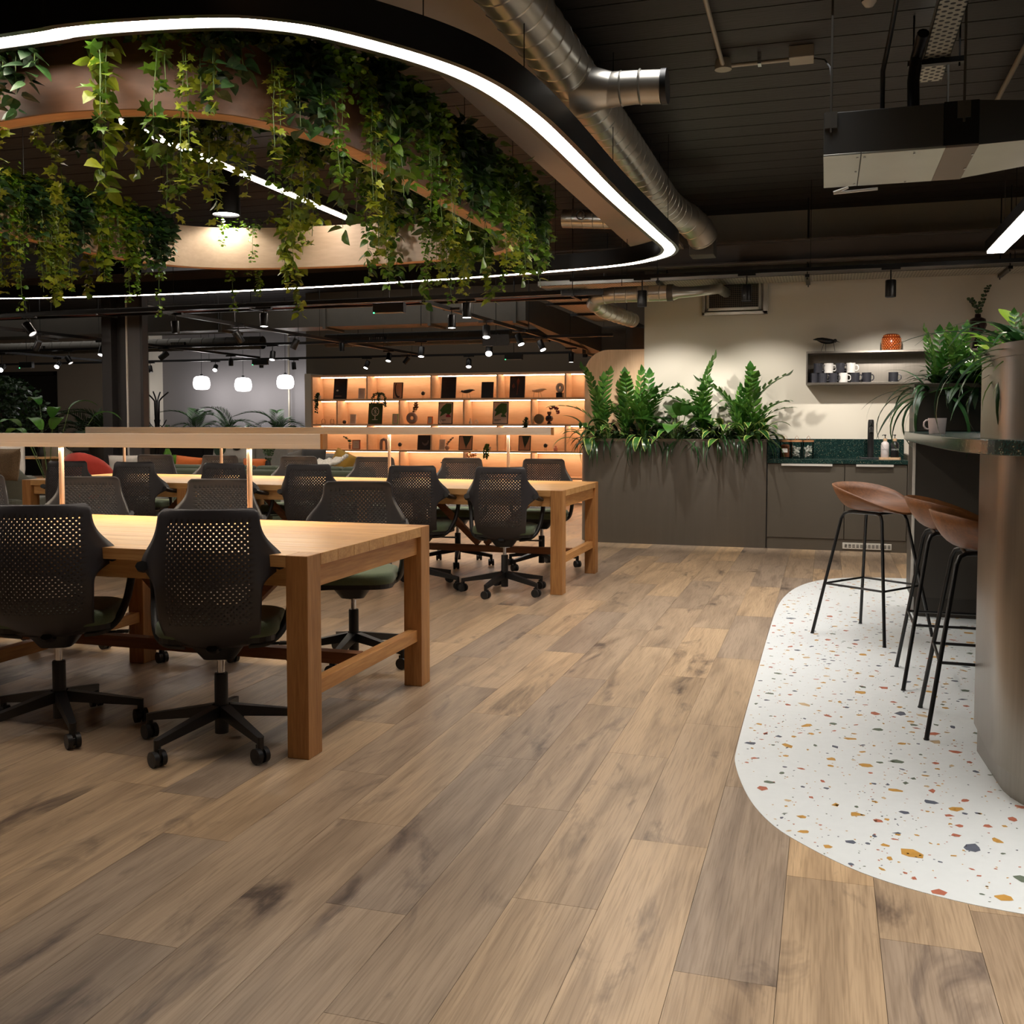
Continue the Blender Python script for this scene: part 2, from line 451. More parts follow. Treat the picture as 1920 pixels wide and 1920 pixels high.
fl = MB().box(-17.2, 4.2, -4.2, 17.2, -.08, -.006)
floor = obj('floor', fl, M_GROUT); tag(floor, 'light oak plank floor running away from the camera', None, None, 'structure')
PW = .2286
JO = {-4: 2.493, -5: 3.11, -3: 2.959, -2: 2.261, -1: 2.842, 0: 2.555, -6: 2.321, -7: 2.838, -8: 2.01, -9: 2.58, -10: 2.87}
PL = 1.233
rng = random.Random(11)
pk = []
for c in range(-74, 18):
    x0 = (c + .61) * PW if False else (c + 1 - .385) * PW
    j0 = JO.get(c, rng.uniform(2, 3.2))
    k = -4
    while True:
        y0 = j0 + k * PL; k += 1
        if y0 > 16.8: break
        pk.append((c, x0, y0))
def vis(x, y):   # rough test of the camera's field for whole planks
    if y < 1.0: return False
    a = math.atan2(-x, y) - CY
    return abs(a) < R(29) and y > 1.0
plank_me = mesh_of(MB().box(.0006, PW - .0006, .0006, PL - .0006, -.006, 0), 'plank', M_PLANK)
near = sorted([p for p in pk if vis(p[1] + PW / 2, p[2] + PL / 2) or vis(p[1] + PW / 2, p[2] + PL) or vis(p[1] + PW, p[2] + PL * .7)], key=lambda p: p[1] ** 2 + p[2] ** 2)[:285]
ns = set(near)
for p in near:
    link_mesh('plank', plank_me, floor, (p[1] - floor.location.x, p[2] - floor.location.y, 0 - floor.location.z))
rest = MB()
for c, x, y in pk:
    if (c, x, y) not in ns and x < 4.1 and -4 < y:
        rest.box(x + .0006, x + PW - .0006, y + .0006, min(17, y + PL - .0006), -.006, 0)
tag(obj('planks', rest, M_PLANK, floor), None, None, None, 'stuff')

# terrazzo inlay, flush sheet with its own stone chips
TZ = [(.633, 8.65), (.35, 8.62), (.1, 8.50), (-.08, 8.27), (-.2, 7.93), (-.27, 7.5), (-.302, 7.0), (-.312, 6.1), (-.314, 4.75), (-.312, 3.95), (-.300, 3.72), (-.235, 3.42), (-.155, 3.215), (-.055, 3.075), (.11, 2.92), (.30, 2.83), (.5, 2.79), (.8, 2.775), (3.1, 2.77), (3.1, 8.65)]
tz = [(p.x, p.y) for p in spline(TZ[:18], 5)] + [(3.1, 2.77), (3.1, 8.65)]
M_TERR = mat('white_terrazzo_ground', (226, 231, 231), .32, var=.015, scale=30, bump=.04, bscale=200)
terr = obj('terrazzo_floor', MB().prism(tz[::-1], -.004, .0015), M_TERR)
tag(terr, 'white terrazzo floor inlay with rounded edge under the bar stools', None, None, 'structure')
def inside(x, y, P):
    r = False; n = len(P)
    for i in range(n):
        (x1, y1), (x2, y2) = P[i], P[i - 1]
        if (y1 > y) != (y2 > y) and x < (x2 - x1) * (y - y1) / (y2 - y1) + x1: r = not r
    return r
CHM = [mat('chip_ochre', (196, 148, 70), .4, var=.1, scale=60), mat('chip_terracotta', (182, 108, 84), .4, var=.1, scale=60), mat('chip_slate', (92, 98, 112), .4, var=.12, scale=60), mat('chip_green_grey', (104, 116, 100), .4, var=.12, scale=60), mat('chip_pale_tan', (204, 178, 140), .4, var=.06, scale=60)]
ch = MB(); big = []
r2 = random.Random(5); placed = []
for sz, cnt in ((.034, 60), (.026, 190), (.017, 480), (.010, 500), (.005, 2200)):
    for _ in range(cnt):
        for _t in range(12):
            x = r2.uniform(-.3, 1.3); y = 8.6 - 5.8 * r2.random() ** .8
            if not inside(x, y, tz): continue
            if sz > .012 and any((x - a) ** 2 + (y - b) ** 2 < (sz * 1.6 + s) ** 2 for a, b, s in placed): continue
            break
        else: continue
        if sz > .012: placed.append((x, y, sz))
        n = r2.choice((4, 5, 5, 6, 7)); a0 = r2.uniform(0, 6.3); el = r2.uniform(.45, 1); s = sz * r2.uniform(.6, 1.25)
        vs = []
        for k in range(n):
            a = 2 * PI * k / n + r2.uniform(-.35, .35); rr = s * r2.uniform(.65, 1)
            px, py = rr * math.cos(a), rr * el * math.sin(a)
            vs.append((x + px * math.cos(a0) - py * math.sin(a0), y + px * math.sin(a0) + py * math.cos(a0), .0019))
        if any(not inside(v[0], v[1], tz) for v in vs): continue
        mi = r2.choices(range(5), (5, 4, 3, 2, 1))[0]
        ch.add(vs, [tuple(range(n))], mi)
tag(obj('stone_chips', ch, CHM, terr), None, None, None, 'stuff')

# ceiling: dark painted boards with recessed joints
ceil = obj('ceiling', MB().box(-17.2, 4.2, -4.2, 17.2, 3.455, 3.55), mat('ceiling_void', (14, 12, 11), .9, var=0))
tag(ceil, 'dark brown boarded ceiling above ducts and cables', None, None, 'structure')
BW = .27
bd = mesh_of(MB().box(-10.6, 10.6, .006, BW - .006, -.016, 0), 'ceiling_board', M_CEIL)
y = -4.13 + .0
while y < 16.9:
    link_mesh('ceiling_board', bd, ceil, (-6.5 - ceil.location.x, y - ceil.location.y, 3.456 - ceil.location.z))
    y += BW

def wall(name, x0, x1, y0, y1, z0, z1, m, label):
    return tag(obj(name, MB().box(x0, x1, y0, y1, z0, z1), m), label, None, None, 'structure')
wall('wall_kitchen', -1.9, 3.3, 10.95, 11.1, 0, 3.44, M_CREAM, 'cream kitchen wall behind counter and mug shelf')
wall('wall_kitchen_return', -1.9, -1.75, 11.1, 16.5, 0, 3.44, M_CREAM, 'cream wall running back beside the bookcase')
wall('wall_right', 3.3, 3.4, -4, 11.1, 0, 3.44, M_TAUPE, 'right side wall beyond the bar')
wall('wall_back', -17, 3.3, -4.1, -4, 0, 3.44, M_TAUPE, 'wall behind the camera')
wall('wall_left', -17.1, -17, -4, 16.7, 0, 3.44, M_TAUPE, 'left side wall of the lounge')
wall('wall_bookcase', -8.45, -1.9, 15.42, 15.55, 0, 3.44, M_OLIVE, 'olive wall with shade in its colour above and behind the bookcase')
wall('wall_far', -12.1, -8.3, 16.5, 16.7, 0, 3.44, M_GREY, 'grey far wall behind the globe pendants')
wall('wall_far_side', -8.45, -8.3, 15.55, 16.5, 0, 3.44, M_GREY, 'short wall between bookcase and pendants')
wall('wall_far_pier', -12.5, -12.1, 16.1, 16.7, 0, 3.44, M_CREAM, 'pale pier behind the coat stand')
wall('wall_far_left', -14.55, -12.5, 16.5, 16.7, 0, 3.44, M_TAUPE, 'taupe far wall behind the palm')
wall('wall_far_window_head', -17, -14.55, 16.5, 16.7, 2.27, 3.44, M_TAUPE, 'wall above the night window')
# night window
wn = obj('window_1', MB().box(-17, -14.55, 16.6, 16.64, 0, 2.27), mat('night_window_glass', (10, 12, 14), .06, var=0, spec=.6))
tag(wn, 'black night window behind the indoor tree', None, None, 'structure')
fr = MB().box(-14.62, -14.55, 16.48, 16.6, 0, 2.27).box(-17, -14.55, 16.48, 16.6, 2.2, 2.27).box(-15.9, -15.84, 16.5, 16.6, 0, 2.2).box(-17, -14.62, 16.48, 16.6, 0, .08)
obj('window_frame', fr, M_BLKMET, wn)

# maple partition with a rounded corner beside the kitchen wall
pts = [(-1.9, .0), (-1.9, 2.05)]
for k in range(9):
    a = R(90 + 90 * k / 8); pts.append((-2.30 + .26 * math.cos(a), 1.79 + .26 * math.sin(a)))
pts.append((-2.56, 0))
pm = MB(); n = len(pts)
pm.add([(x, 10.95, z) for x, z in pts] + [(x, 11.0, z) for x, z in pts], [tuple(range(n)), tuple(range(2 * n - 1, n - 1, -1))] + [(i, n + i, n + (i + 1) % n, (i + 1) % n) for i in range(n)])
tag(obj('wood_partition', pm, M_MAPLE), 'pale maple partition with rounded top corner left of kitchen wall', 'partition')

# steel column in the lounge
colm = thing('steel_column', 'dark painted steel column standing in front of the far lounge', 'column', (-8.22, 10.55, 0))
M_COL = mat('dark_steel_paint', (52, 50, 50), .5, .1, var=.03)
M_COLL = mat('grey_column_cladding', (86, 82, 81), .5, .1, var=.02)
obj('web', MB().box(-8.45, -7.99, 10.56, 10.60, 0, 3.44), M_COL, colm)
obj('flange', MB().box(-8.54, -8.40, 10.45, 10.58, 0, 3.44), M_COL, colm, bevel=.004)
obj('cladding_panel', MB().box(-8.20, -7.986, 10.50, 10.56, 0, 3.44), M_COLL, colm, bevel=.004)
obj('flange', MB().box(-7.985, -7.945, 10.45, 10.56, 0, 3.44), M_COL, colm, bevel=.004)
obj('highlight_strip', MB().box(-8.215, -8.195, 10.485, 10.5, 0, 3.44), M_ALU, colm)  # bright strip added as a painted highlight along the column

# beams under the ceiling
bm = MB().box(-1.66, -1.62, -1, 10.35, 3.03, 3.44).box(-1.885, -1.40, -1, 10.35, 3.0, 3.03)
tag(obj('ceiling_beam', bm, mat('beam_paint', (172, 156, 142), .6, var=.03, scale=2)), 'long taupe ceiling beam running beside the light ring', 'beam')
bm = MB().box(-16.5, 3.3, 10.36, 10.40, 2.83, 3.02).box(-16.5, 3.3, 10.28, 10.48, 3.02, 3.035).box(-16.5, 3.3, 10.28, 10.48, 2.82, 2.835)
tag(obj('steel_beam', bm, mat('beam_dark_paint', (92, 84, 78), .55, .1, var=.03, scale=2)), 'dark steel beam crossing in front of the kitchen wall', 'beam')

# ---------------------------------------------------------------- light ring and planted hoop
RING = [(-2.85, 2.965), (-2.52, 2.955), (-2.277, 2.976), (-1.998, 3.03), (-1.836, 3.10), (-1.668, 3.245), (-1.455, 3.57), (-1.334, 3.88), (-1.275, 4.28), (-1.252, 4.8), (-1.236, 6.0), (-1.195, 7.3), (-1.178, 7.8), (-1.21, 8.08), (-1.33, 8.33), (-1.68, 8.62), (-2.33, 8.8), (-3.4, 8.98), (-5.2, 9.13), (-7.0, 9.13), (-8.6, 8.92), (-9.6, 8.3), (-9.9, 7.2), (-9.9, 5.2), (-9.6, 3.9), (-8.6, 3.2), (-7.0, 2.98), (-5.0, 2.965)]
rg = [(p.x, p.y) for p in spline(RING, 8, True)]
def normals_out(P): return P
ring = thing('light_ring', 'large rounded black ring luminaire with a white light line hanging above the desks', 'ceiling light', (-5.5, 6.0, 2.6))
ro = offset2(rg, .07); ri = offset2(rg, -.07)
lo = offset2(rg, .042); li = offset2(rg, -.042)
obj('ring_channel', MB().ring(ro, lo, 2.6, 2.73).ring(li, ri, 2.6, 2.73).ring(lo, li, 2.66, 2.73), M_BLKMET, ring, smooth=.7)
obj('light_diffuser', MB().ring(lo, li, 2.602, 2.612), M_LED, ring)
for i in range(0, len(rg), 16): obj('suspension_wire', MB().cyl((*rg[i], 2.73), (*rg[i], 3.44), .0025, n=5), M_BLKMET, ring)

HOOP = [(-3.15, 3.27), (-2.83, 3.24), (-2.62, 3.26), (-2.41, 3.32), (-2.20, 3.46), (-2.07, 3.69), (-1.985, 3.95), (-1.965, 4.4), (-1.955, 5.4), (-1.945, 6.1), (-1.99, 6.42), (-2.14, 6.68), (-2.6, 6.86), (-3.3, 6.93), (-3.95, 6.88), (-4.42, 6.74), (-4.72, 6.46), (-4.86, 6.0), (-4.90, 5.3), (-4.86, 4.5), (-4.6, 3.85), (-4.2, 3.47), (-3.7, 3.32)]
hp = [(p.x, p.y) for p in spline(HOOP, 6, True)]
hoop = thing('planter_hoop', 'rounded wood veneer hoop trough hanging inside the light ring', 'planter', (-3.4, 5.1, 2.42))
HZ0, HZ1 = 2.42, 2.72
ho = offset2(hp, .05); hi = offset2(hp, -.05)
ho1 = offset2(hp, .038); hi1 = offset2(hp, -.038)
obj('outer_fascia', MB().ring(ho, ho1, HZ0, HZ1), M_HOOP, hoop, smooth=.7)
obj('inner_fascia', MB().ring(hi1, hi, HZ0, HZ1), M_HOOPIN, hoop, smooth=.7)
obj('soffit', MB().ring(ho1, hi1, HZ0 + .001, HZ0 + .012), wood('hoop_soffit_lit_veneer', (226, 176, 132), (198, 146, 106), 0, .5, ring=6), hoop)  # pale veneer: light from below put into its colour
obj('soil', MB().ring(ho1, hi1, HZ1 - .05, HZ1 - .03), M_SOIL, hoop)
for i in range(0, len(hp), 12): obj('suspension_wire', MB().cyl((*hp[i], HZ1), (*hp[i], 3.44), .0025, n=5), M_BLKMET, hoop)

# ---- trailing plants on the hoop
def leaf_pts(kind):
    if kind == 'ivy': return [(0, 0), (.22, -.08), (.5, .1), (.3, .32), (.42, .62), (.14, .6), (0, 1), (-.14, .6), (-.42, .62), (-.3, .32), (-.5, .1), (-.22, -.08)]
    if kind == 'round': return [(0, 0), (.38, .2), (.45, .55), (.2, .9), (0, .98), (-.2, .9), (-.45, .55), (-.38, .2)]
    return [(0, 0), (.3, .08), (.42, .3), (.3, .65), (0, 1.05), (-.3, .65), (-.42, .3), (-.3, .08)]
def add_leaf(mb, base, nrm, dirv, size, kind='heart', fold=.18, mi=0):
    d = Vector(dirv).normalized(); n = Vector(nrm); n = (n - d * n.dot(d))
    if n.length < 1e-3: n = d.orthogonal()
    n.normalize(); s = d.cross(n)
    P = leaf_pts(kind); vs = [Vector(base) + d * (size * .5)]
    for u, v in P: vs.append(Vector(base) + s * (u * size) + d * (v * size) + n * (abs(u) * size * fold - v * v * size * .18))
    k = len(P)
    mb.add(vs, [(0, 1 + i, 1 + (i + 1) % k) for i in range(k)], mi)
def strand(mb, rn, start, out, length, kind, size, dens, droop=1.0, wander=.04, stem=True):
    p = Vector(start); d = (Vector(out) * .9 + Vector((0, 0, .35))).normalized()
    pts = [p.copy()]; step = .03; n = int(length / step)
    for i in range(n):
        d = (d + Vector((rn.gauss(0, wander), rn.gauss(0, wander), -.16 * droop))).normalized()
        if d.z < -.2: d = (d * .8 + Vector((rn.gauss(0, wander), rn.gauss(0, wander), -.5))).normalized()
        p = p + d * step; pts.append(p.copy())
        for _ in range(dens if rn.random() < .85 else 0):
            a = rn.uniform(0, 2 * PI); h = Vector((math.cos(a), math.sin(a), rn.uniform(-.9, .3)))
            add_leaf(mb, p + h * rn.uniform(0, .02), Vector((rn.gauss(0, .5), rn.gauss(0, .5), .8)), h, size * rn.uniform(.6, 1.2), kind)
    return pts
VP = {}
def vine_proto(key, kind, size, ns, length, dens, m, wander=.06, bush=110):
    rn = random.Random(hash(key) % 1000 if isinstance(key, int) else sum(map(ord, key)))
    fo = MB(); st = MB()
    for i in range(ns):
        sx = rn.uniform(-.13, .13); side = 1 if rn.random() < .62 else -1
        L_ = length * rn.uniform(.35, 1)
        pts = strand(fo, rn, (sx, side * .045, .02), (rn.gauss(0, .3), side * rn.uniform(.5, 1.3), 0), L_, kind, size, dens, 1, wander)
        if len(pts) > 4: st.tube(pts[::3], .0016, 4, cap=False)
    for _ in range(bush):
        a = rn.uniform(0, 6.28); h = Vector((math.cos(a), math.sin(a), rn.uniform(-.5, .8)))
        add_leaf(fo, (rn.gauss(0, .1), rn.gauss(0, .085), rn.uniform(-.03, .12)), (rn.gauss(0, .6), rn.gauss(0, .6), .8), h, size * rn.uniform(.7, 1.3), kind)
    return mesh_of(fo, 'foliage', m), mesh_of(st, 'stem', M_STEM)
VK = [('ivy', 'ivy', .062, 12, .66, 2, M_VINE), ('ivylong', 'ivy', .046, 11, .82, 2, M_VINEY), ('pothos', 'heart', .066, 10, .66, 2, M_VINE), ('pothosy', 'heart', .060, 9, .72, 2, M_VINEY),
      ('pearl', 'round', .029, 14, .70, 5, M_VINEB), ('pearll', 'round', .027, 10, .88, 5, M_VINEB), ('bushy', 'heart', .062, 13, .50, 3, M_DARKLEAF), ('broad', 'heart', .080, 6, .72, 1, M_VINEY)]
for a in VK: VP[a[0]] = vine_proto(*a)
WORDS = {'ivy': 'dark green ivy', 'ivylong': 'yellow-green ivy', 'pothos': 'green pothos vine', 'pothosy': 'yellow-green pothos vine', 'pearl': 'bright small-leaved trailing plant', 'pearll': 'long bright small-leaved trailing plant', 'bushy': 'dark bushy trailing plant', 'broad': 'large-leaved trailing plant'}
hl = [0]
for i in range(len(hp)): hl.append(hl[-1] + (Vector(hp[i]) - Vector(hp[(i + 1) % len(hp)])).length)
def hoop_at(s):
    s %= hl[-1]
    for i in range(len(hp)):
        if hl[i + 1] >= s:
            t = (s - hl[i]) / max(1e-6, hl[i + 1] - hl[i]); a = Vector(hp[i]); b = Vector(hp[(i + 1) % len(hp)])
            p = a.lerp(b, t); d = (b - a).normalized(); return p, math.atan2(d.y, d.x)
vr = random.Random(21); plc = []
s = 0.0; order = []
while s < hl[-1]:
    p, an = hoop_at(s)
    order.append((p, an)); s += vr.uniform(.09, .15)
side_names = lambda p: ('front' if p.y < 3.6 else 'back' if p.y > 6.3 else 'right' if p.x > -3 else 'left')
ORD = 'first second third fourth fifth sixth seventh eighth ninth tenth eleventh twelfth thirteenth fourteenth fifteenth sixteenth seventeenth eighteenth nineteenth twentieth'.split()
ORD += ['twenty-' + q for q in ORD[:9]] + ['thirtieth'] + ['thirty-' + q for q in ORD[:9]] + ['fortieth']
for p, an in order:
    sd = side_names(p)
    if sd == 'front': kinds = ['ivy', 'bushy', 'ivylong', 'pearl', 'pothosy', 'bushy', 'bushy', 'bushy']
    elif sd == 'back': kinds = ['ivy', 'pothos', 'pearl', 'pearll', 'bushy', 'pothosy']
    elif sd == 'right': kinds = ['bushy', 'bushy', 'pothos', 'ivylong', 'ivy', 'pearl']
    else: kinds = ['bushy', 'bushy', 'pothos', 'ivylong', 'pearll', 'pothosy']
    # the veneer shows between clumps on the front of the hoop
    if sd == 'front' and vr.random() < (.66 if p.x < -3.1 else .22): continue
    if sd == 'back' and vr.random() < .5: continue
    k = vr.choice(kinds)
    plc.append((p, an, k, sd))
for sd in ('front', 'right', 'back', 'left'):
    L_ = [q for q in plc if q[3] == sd]
    L_.sort(key=lambda q: q[0].x if sd in ('front', 'back') else q[0].y)
    for i, (p, an, k, _s) in enumerate(L_):
        lab = '%s, %s from the %s on the %s of the hoop' % (WORDS[k], ORD[i], 'left' if sd in ('front', 'back') else 'front', sd)
        t = thing('trailing_plant', lab, 'plant', (p.x, p.y, HZ1 - .02), an + (PI if vr.random() < .35 else 0), 'trailing plants on the %s of the hoop' % sd)
        sc = vr.uniform(.8, 1.12)
        o = link_mesh('foliage', VP[k][0], t, scale=(1, 1, sc)); o['kind'] = 'stuff'
        link_mesh('stem', VP[k][1], t, scale=(1, 1, sc))

# linear light and downlight inside the hoop, plus a perforated tray above
t = thing('linear_light', 'slim white linear light running above the inside of the planted hoop', 'ceiling light', (-3.51, 5.7, 2.8))
obj('housing', MB().box(-3.56, -3.46, 3.6, 7.12, 2.806, 2.88), M_BLKMET, t, bevel=.003)
obj('light_diffuser', MB().box(-3.535, -3.485, 3.62, 7.1, 2.8, 2.81), M_LED, t)
for y in (4.0, 6.8): obj('suspension_wire', MB().cyl((-3.51, y, 2.88), (-3.51, y, 3.44), .003, n=5), M_BLKMET, t)
t = thing('cylinder_downlight', 'black cylinder downlight with lit white disc inside the hoop', 'ceiling light', (-4.3, 6.65, 2.8))
obj('can', MB().lathe([(.105, 0), (.105, .34), (.001, .34)], 24, (-4.3, 6.65, 2.8), caps=False).lathe([(.098, 0), (.098, .05)], 24, (-4.3, 6.65, 2.8), caps=False), M_BLKMET, t, smooth=.6)
obj('lens', MB().lathe([(0, .012), (.097, .012)], 24, (-4.3, 6.65, 2.8)), glow('downlight_lens', (255, 246, 240), 9), t)
obj('ceiling_stem', MB().cyl((-4.3, 6.65, 3.13), (-4.3, 6.65, 3.44), .012), M_BLKMET, t)

lamp('downlight_lamp', 'SPOT', (-4.3, 6.65, 2.79), 26, (1, .93, .80), (-4.3, 6.65, 0), .09, cone=150, blend=.4)
lamp('hoop_fill_spot', 'SPOT', (-3.6, 4.9, 2.95), 26, (1, .90, .72), (-4.95, 5.6, 2.2), .06, cone=75, blend=.5)  # added unseen spot to brighten the left vines
lamp('hoop_fill_spot', 'SPOT', (-3.42, 5.2, 2.95), 34, (1, .97, .92), (-3.1, 6.95, 2.45), .05, cone=62, blend=.5)  # added unseen spot to brighten the back inner fascia
# ---------------------------------------------------------------- ducts, trays, pipes
def spiral_duct(t, pts, r, step=.16, m=None, name='duct_tube'):
    obj(name, MB().tube(pts, r, 28, cap=False), m or M_GALV, t, smooth=.9)
    sm = MB(); acc = 0; nxt = step
    P = [Vector(p) for p in pts]
    for i in range(len(P) - 1):
        a, b = P[i], P[i + 1]; L_ = (b - a).length; d = (b - a) / L_
        while acc + L_ >= nxt:
            q = a + d * (nxt - acc)
            obj('spiral_seam', MB().tube([q - d * .004, q, q + d * .004], [r, r + .004, r], 28, cap=False), m or M_GALV, t, smooth=.9); nxt += step
        acc += L_

t = thing('spiral_duct', 'long galvanised spiral duct running beside the light ring, with elbow at the far end', 'duct', (-1.30, 4, 2.96))
spiral_duct(t, [(-1.33, y, 3.1) for y in (1.0, 3, 5, 7, 8.4)] + [(-1.32, 8.75, 3.1), (-1.28, 9.0, 3.09), (-1.2, 9.2, 3.06), (-1.13, 9.33, 3.0), (-1.1, 9.42, 2.93)], .135)
obj('branch_stub', MB().tube([(-1.25, 5.32, 3.0), (-.98, 5.32, 3.0), (-.84, 5.32, 2.99)], [.095, .085, .085], 24, cap=False).tube([(-1.30, 5.32, 3.02), (-1.1, 5.32, 3.0)], [.14, .088], 24, cap=False), M_GALV, t, smooth=.9)
obj('stub_collar', MB().lathe([(0, 0), (.09, 0), (.09, .03), (0, .03)], 24), M_BLKMET, t, smooth=.6)
c_ = t.children[-1]; c_.location = (-.84 - t.location.x, 5.32 - t.location.y, 2.99 - t.location.z); c_.rotation_euler = (0, PI / 2, 0)
for v in c_.data.vertices: v.co = v.co + t.location
for x in (-1.15, -1.05, -.95): obj('stub_seam', MB().tube([(x - .006, 5.32, 3.0), (x, 5.32, 3.0), (x + .006, 5.32, 3.0)], [.087, .092, .087], 24, cap=False), M_GALV, t, smooth=.9)
obj('damper_box', MB().box(-1.22, -1.0, 9.38, 9.62, 2.78, 2.98), M_DARKDUCT, t, bevel=.004)
for y in (3.6, 4.7, 6.4, 7.9): obj('hanger_rod', MB().cyl((-1.33, y, 3.23), (-1.33, y, 3.44), .004, n=5), M_CHROME, t)

t = thing('round_duct_stub', 'short galvanised duct stub with round damper seen through the light ring', 'duct', (-2.1, 8.3, 2.95))
p0 = at(1056, 410, 9.3); p1 = at(1150, 412, 9.3)
spiral_duct(t, [p0, (p0 + p1) / 2, p1], .085, .1)
obj('damper_dial', MB().tube([(p0 + p1) / 2 + Vector((-.05 + .04 * math.cos(a * PI / 8), -.095, .02 + .04 * math.sin(a * PI / 8))) for a in range(16)], .004, 6, closed=True), M_CHROME, t)
obj('hanger_rod', MB().cyl(p0 + Vector((.1, 0, .08)), (p0.x + .1, p0.y, 3.44), .004, n=5), M_CHROME, t)
obj('hanger_rod', MB().cyl(p1 + Vector((-.1, 0, .08)), (p1.x - .1, p1.y, 3.44), .004, n=5), M_CHROME, t)

t = thing('kitchen_spiral_duct', 'shiny spiral duct with elbows crossing under the perforated tray by the kitchen wall', 'duct', (-1.7, 9.95, 2.4))
a0 = at(1095, 580, 10.3)
spiral_duct(t, [(-2.02, 10.9, 2.36), (-2.1, 10.5, 2.37), (-2.2, 10.2, 2.40), (-2.25, 10.02, 2.45), (-2.2, 9.95, 2.50), (-2.05, 9.93, 2.515), (-1.9, 9.93, 2.515), (-1.7, 9.93, 2.515), (-1.5, 9.93, 2.515), (-1.45, 9.93, 2.515)], .078, .11)
obj('reducer', MB().tube([(-1.45, 9.93, 2.515), (-1.39, 9.93, 2.515), (-1.25, 9.95, 2.52), (-1.12, 10.1, 2.55), (-1.05, 10.4, 2.6), (-1.03, 10.95, 2.62)], [.08, .055, .05, .05, .05, .05], 20, cap=False), M_GALV, t, smooth=.9)
obj('duct_collar', MB().tube([(-1.5, 9.93, 2.515), (-1.44, 9.93, 2.515)], .084, 24), M_DARKDUCT, t, smooth=.6)
for x in (-1.95, -1.6): obj('hanger_rod', MB().cyl((x, 9.93, 2.6), (x, 9.93, 3.44), .004, n=5), M_CHROME, t)

# rectangular duct with jog in the lounge
t = thing('rectangular_duct', 'long dark rectangular duct crossing above the lounge and jogging to the kitchen wall', 'duct', (-7, 12.3, 2.3))
dm = MB()
segs = [((-16.5, 12.45), 2.53, 2.84), ((-3.65, 12.45), 2.53, 2.84), ((-3.3, 14.35), 2.26, 2.62), ((-2.55, 14.35), 2.26, 2.62), ((-1.98, 13.1), 2.12, 2.45)]
def dsec(p, d, z0, z1, w=.5):
    n_ = Vector((-d[1], d[0])).normalized() * w / 2
    return [(p[0] - n_.x, p[1] - n_.y, z0), (p[0] + n_.x, p[1] + n_.y, z0), (p[0] + n_.x, p[1] + n_.y, z1), (p[0] - n_.x, p[1] - n_.y, z1)]
secs = []
for i, (p, z0, z1) in enumerate(segs):
    a = Vector(segs[max(0, i - 1)][0]); b = Vector(segs[min(len(segs) - 1, i + 1)][0]); d = (b - a).normalized()
    secs.append(dsec(p, d, z0, z1))
vs = sum(secs, [])
fs = []
for i in range(len(secs) - 1):
    for k in range(4): fs.append((i * 4 + k, i * 4 + (k + 1) % 4, i * 4 + 4 + (k + 1) % 4, i * 4 + 4 + k))
dm.add(vs, fs + [(3, 2, 1, 0), tuple(len(vs) - 4 + k for k in range(4))])
obj('duct_body', dm, M_DARKDUCT, t)
for x in (-14.4, -12.8, -11.2, -9.6, -8.0, -6.4, -4.9, -3.75): obj('joint_flange', MB().box(x - .02, x + .02, 12.17, 12.73, 2.50, 2.87), M_DARKDUCT, t)
for i in (2, 3):
    (px_, py_), z0, z1 = segs[i]
    obj('joint_flange', MB().box(px_ - .025, px_ + .025, 14.07, 14.63, z0 - .03, z1 + .03), M_DARKDUCT, t)
for x in (-14, -11, -8, -5): obj('hanger_rod', MB().cyl((x, 12.15, 2.5), (x, 12.15, 3.44), .005, n=5), M_BLKMET, t)

for k, (xa, xb, lab) in enumerate(((-6.95, -3.6, 'dark round duct with slot grilles above the bookcase'), (-16, -8.0, 'dark round duct above the globe pendants and palms'))):
    t = thing('round_duct', lab, 'duct', ((xa + xb) / 2, 13.3, 2.35))
    spiral_duct(t, [(xa, 13.3, 2.44), ((xa + xb) / 2, 13.3, 2.44), (xb, 13.3, 2.44)], .095, .2, M_DARKDUCT)
    for x in ((-6.1, -4.4) if k == 0 else (-9.4, -12)):
        g = obj('slot_grille', MB().box(x - .13, x + .13, 13.19, 13.215, 2.42, 2.47), M_BLKMET, t)
        for q in range(9): obj('slat', MB().box(x - .12 + q * .027, x - .112 + q * .027, 13.183, 13.192, 2.425, 2.465), M_GALV, g)
    for x in (xa + .5, xb - .5): obj('hanger_rod', MB().cyl((x, 13.3, 2.53), (x, 13.3, 3.44), .005, n=5), M_BLKMET, t)

# perforated trays
def perf_mat():
    m, nt, b = new_mat('perforated_galvanised')
    tc = nt.nodes.new('ShaderNodeTexCoord'); mp = nt.nodes.new('ShaderNodeMapping'); mp.inputs['Rotation'].default_value = (0, 0, R(45)); mp.inputs['Scale'].default_value = (24, 24, 24)
    vo = nt.nodes.new('ShaderNodeTexVoronoi'); vo.inputs['Scale'].default_value = 1; vo.inputs['Randomness'].default_value = 0
    r = nt.nodes.new('ShaderNodeMath'); r.operation = 'LESS_THAN'; r.inputs[1].default_value = .30
    mx = nt.nodes.new('ShaderNodeMix'); mx.data_type = 'RGBA'; mx.inputs[6].default_value = (*s2l((200, 196, 184)), 1); mx.inputs[7].default_value = (.01, .01, .01, 1)
    nt.links.new(tc.outputs['Object'], mp.inputs[0]); nt.links.new(mp.outputs[0], vo.inputs[0]); nt.links.new(vo.outputs['Distance'], r.inputs[0]); nt.links.new(r.outputs[0], mx.inputs[0]); nt.links.new(mx.outputs[2], b.inputs['Base Color'])
    b.inputs['Roughness'].default_value = .45; b.inputs['Metallic'].default_value = .5
    return m
M_PERF = perf_mat()
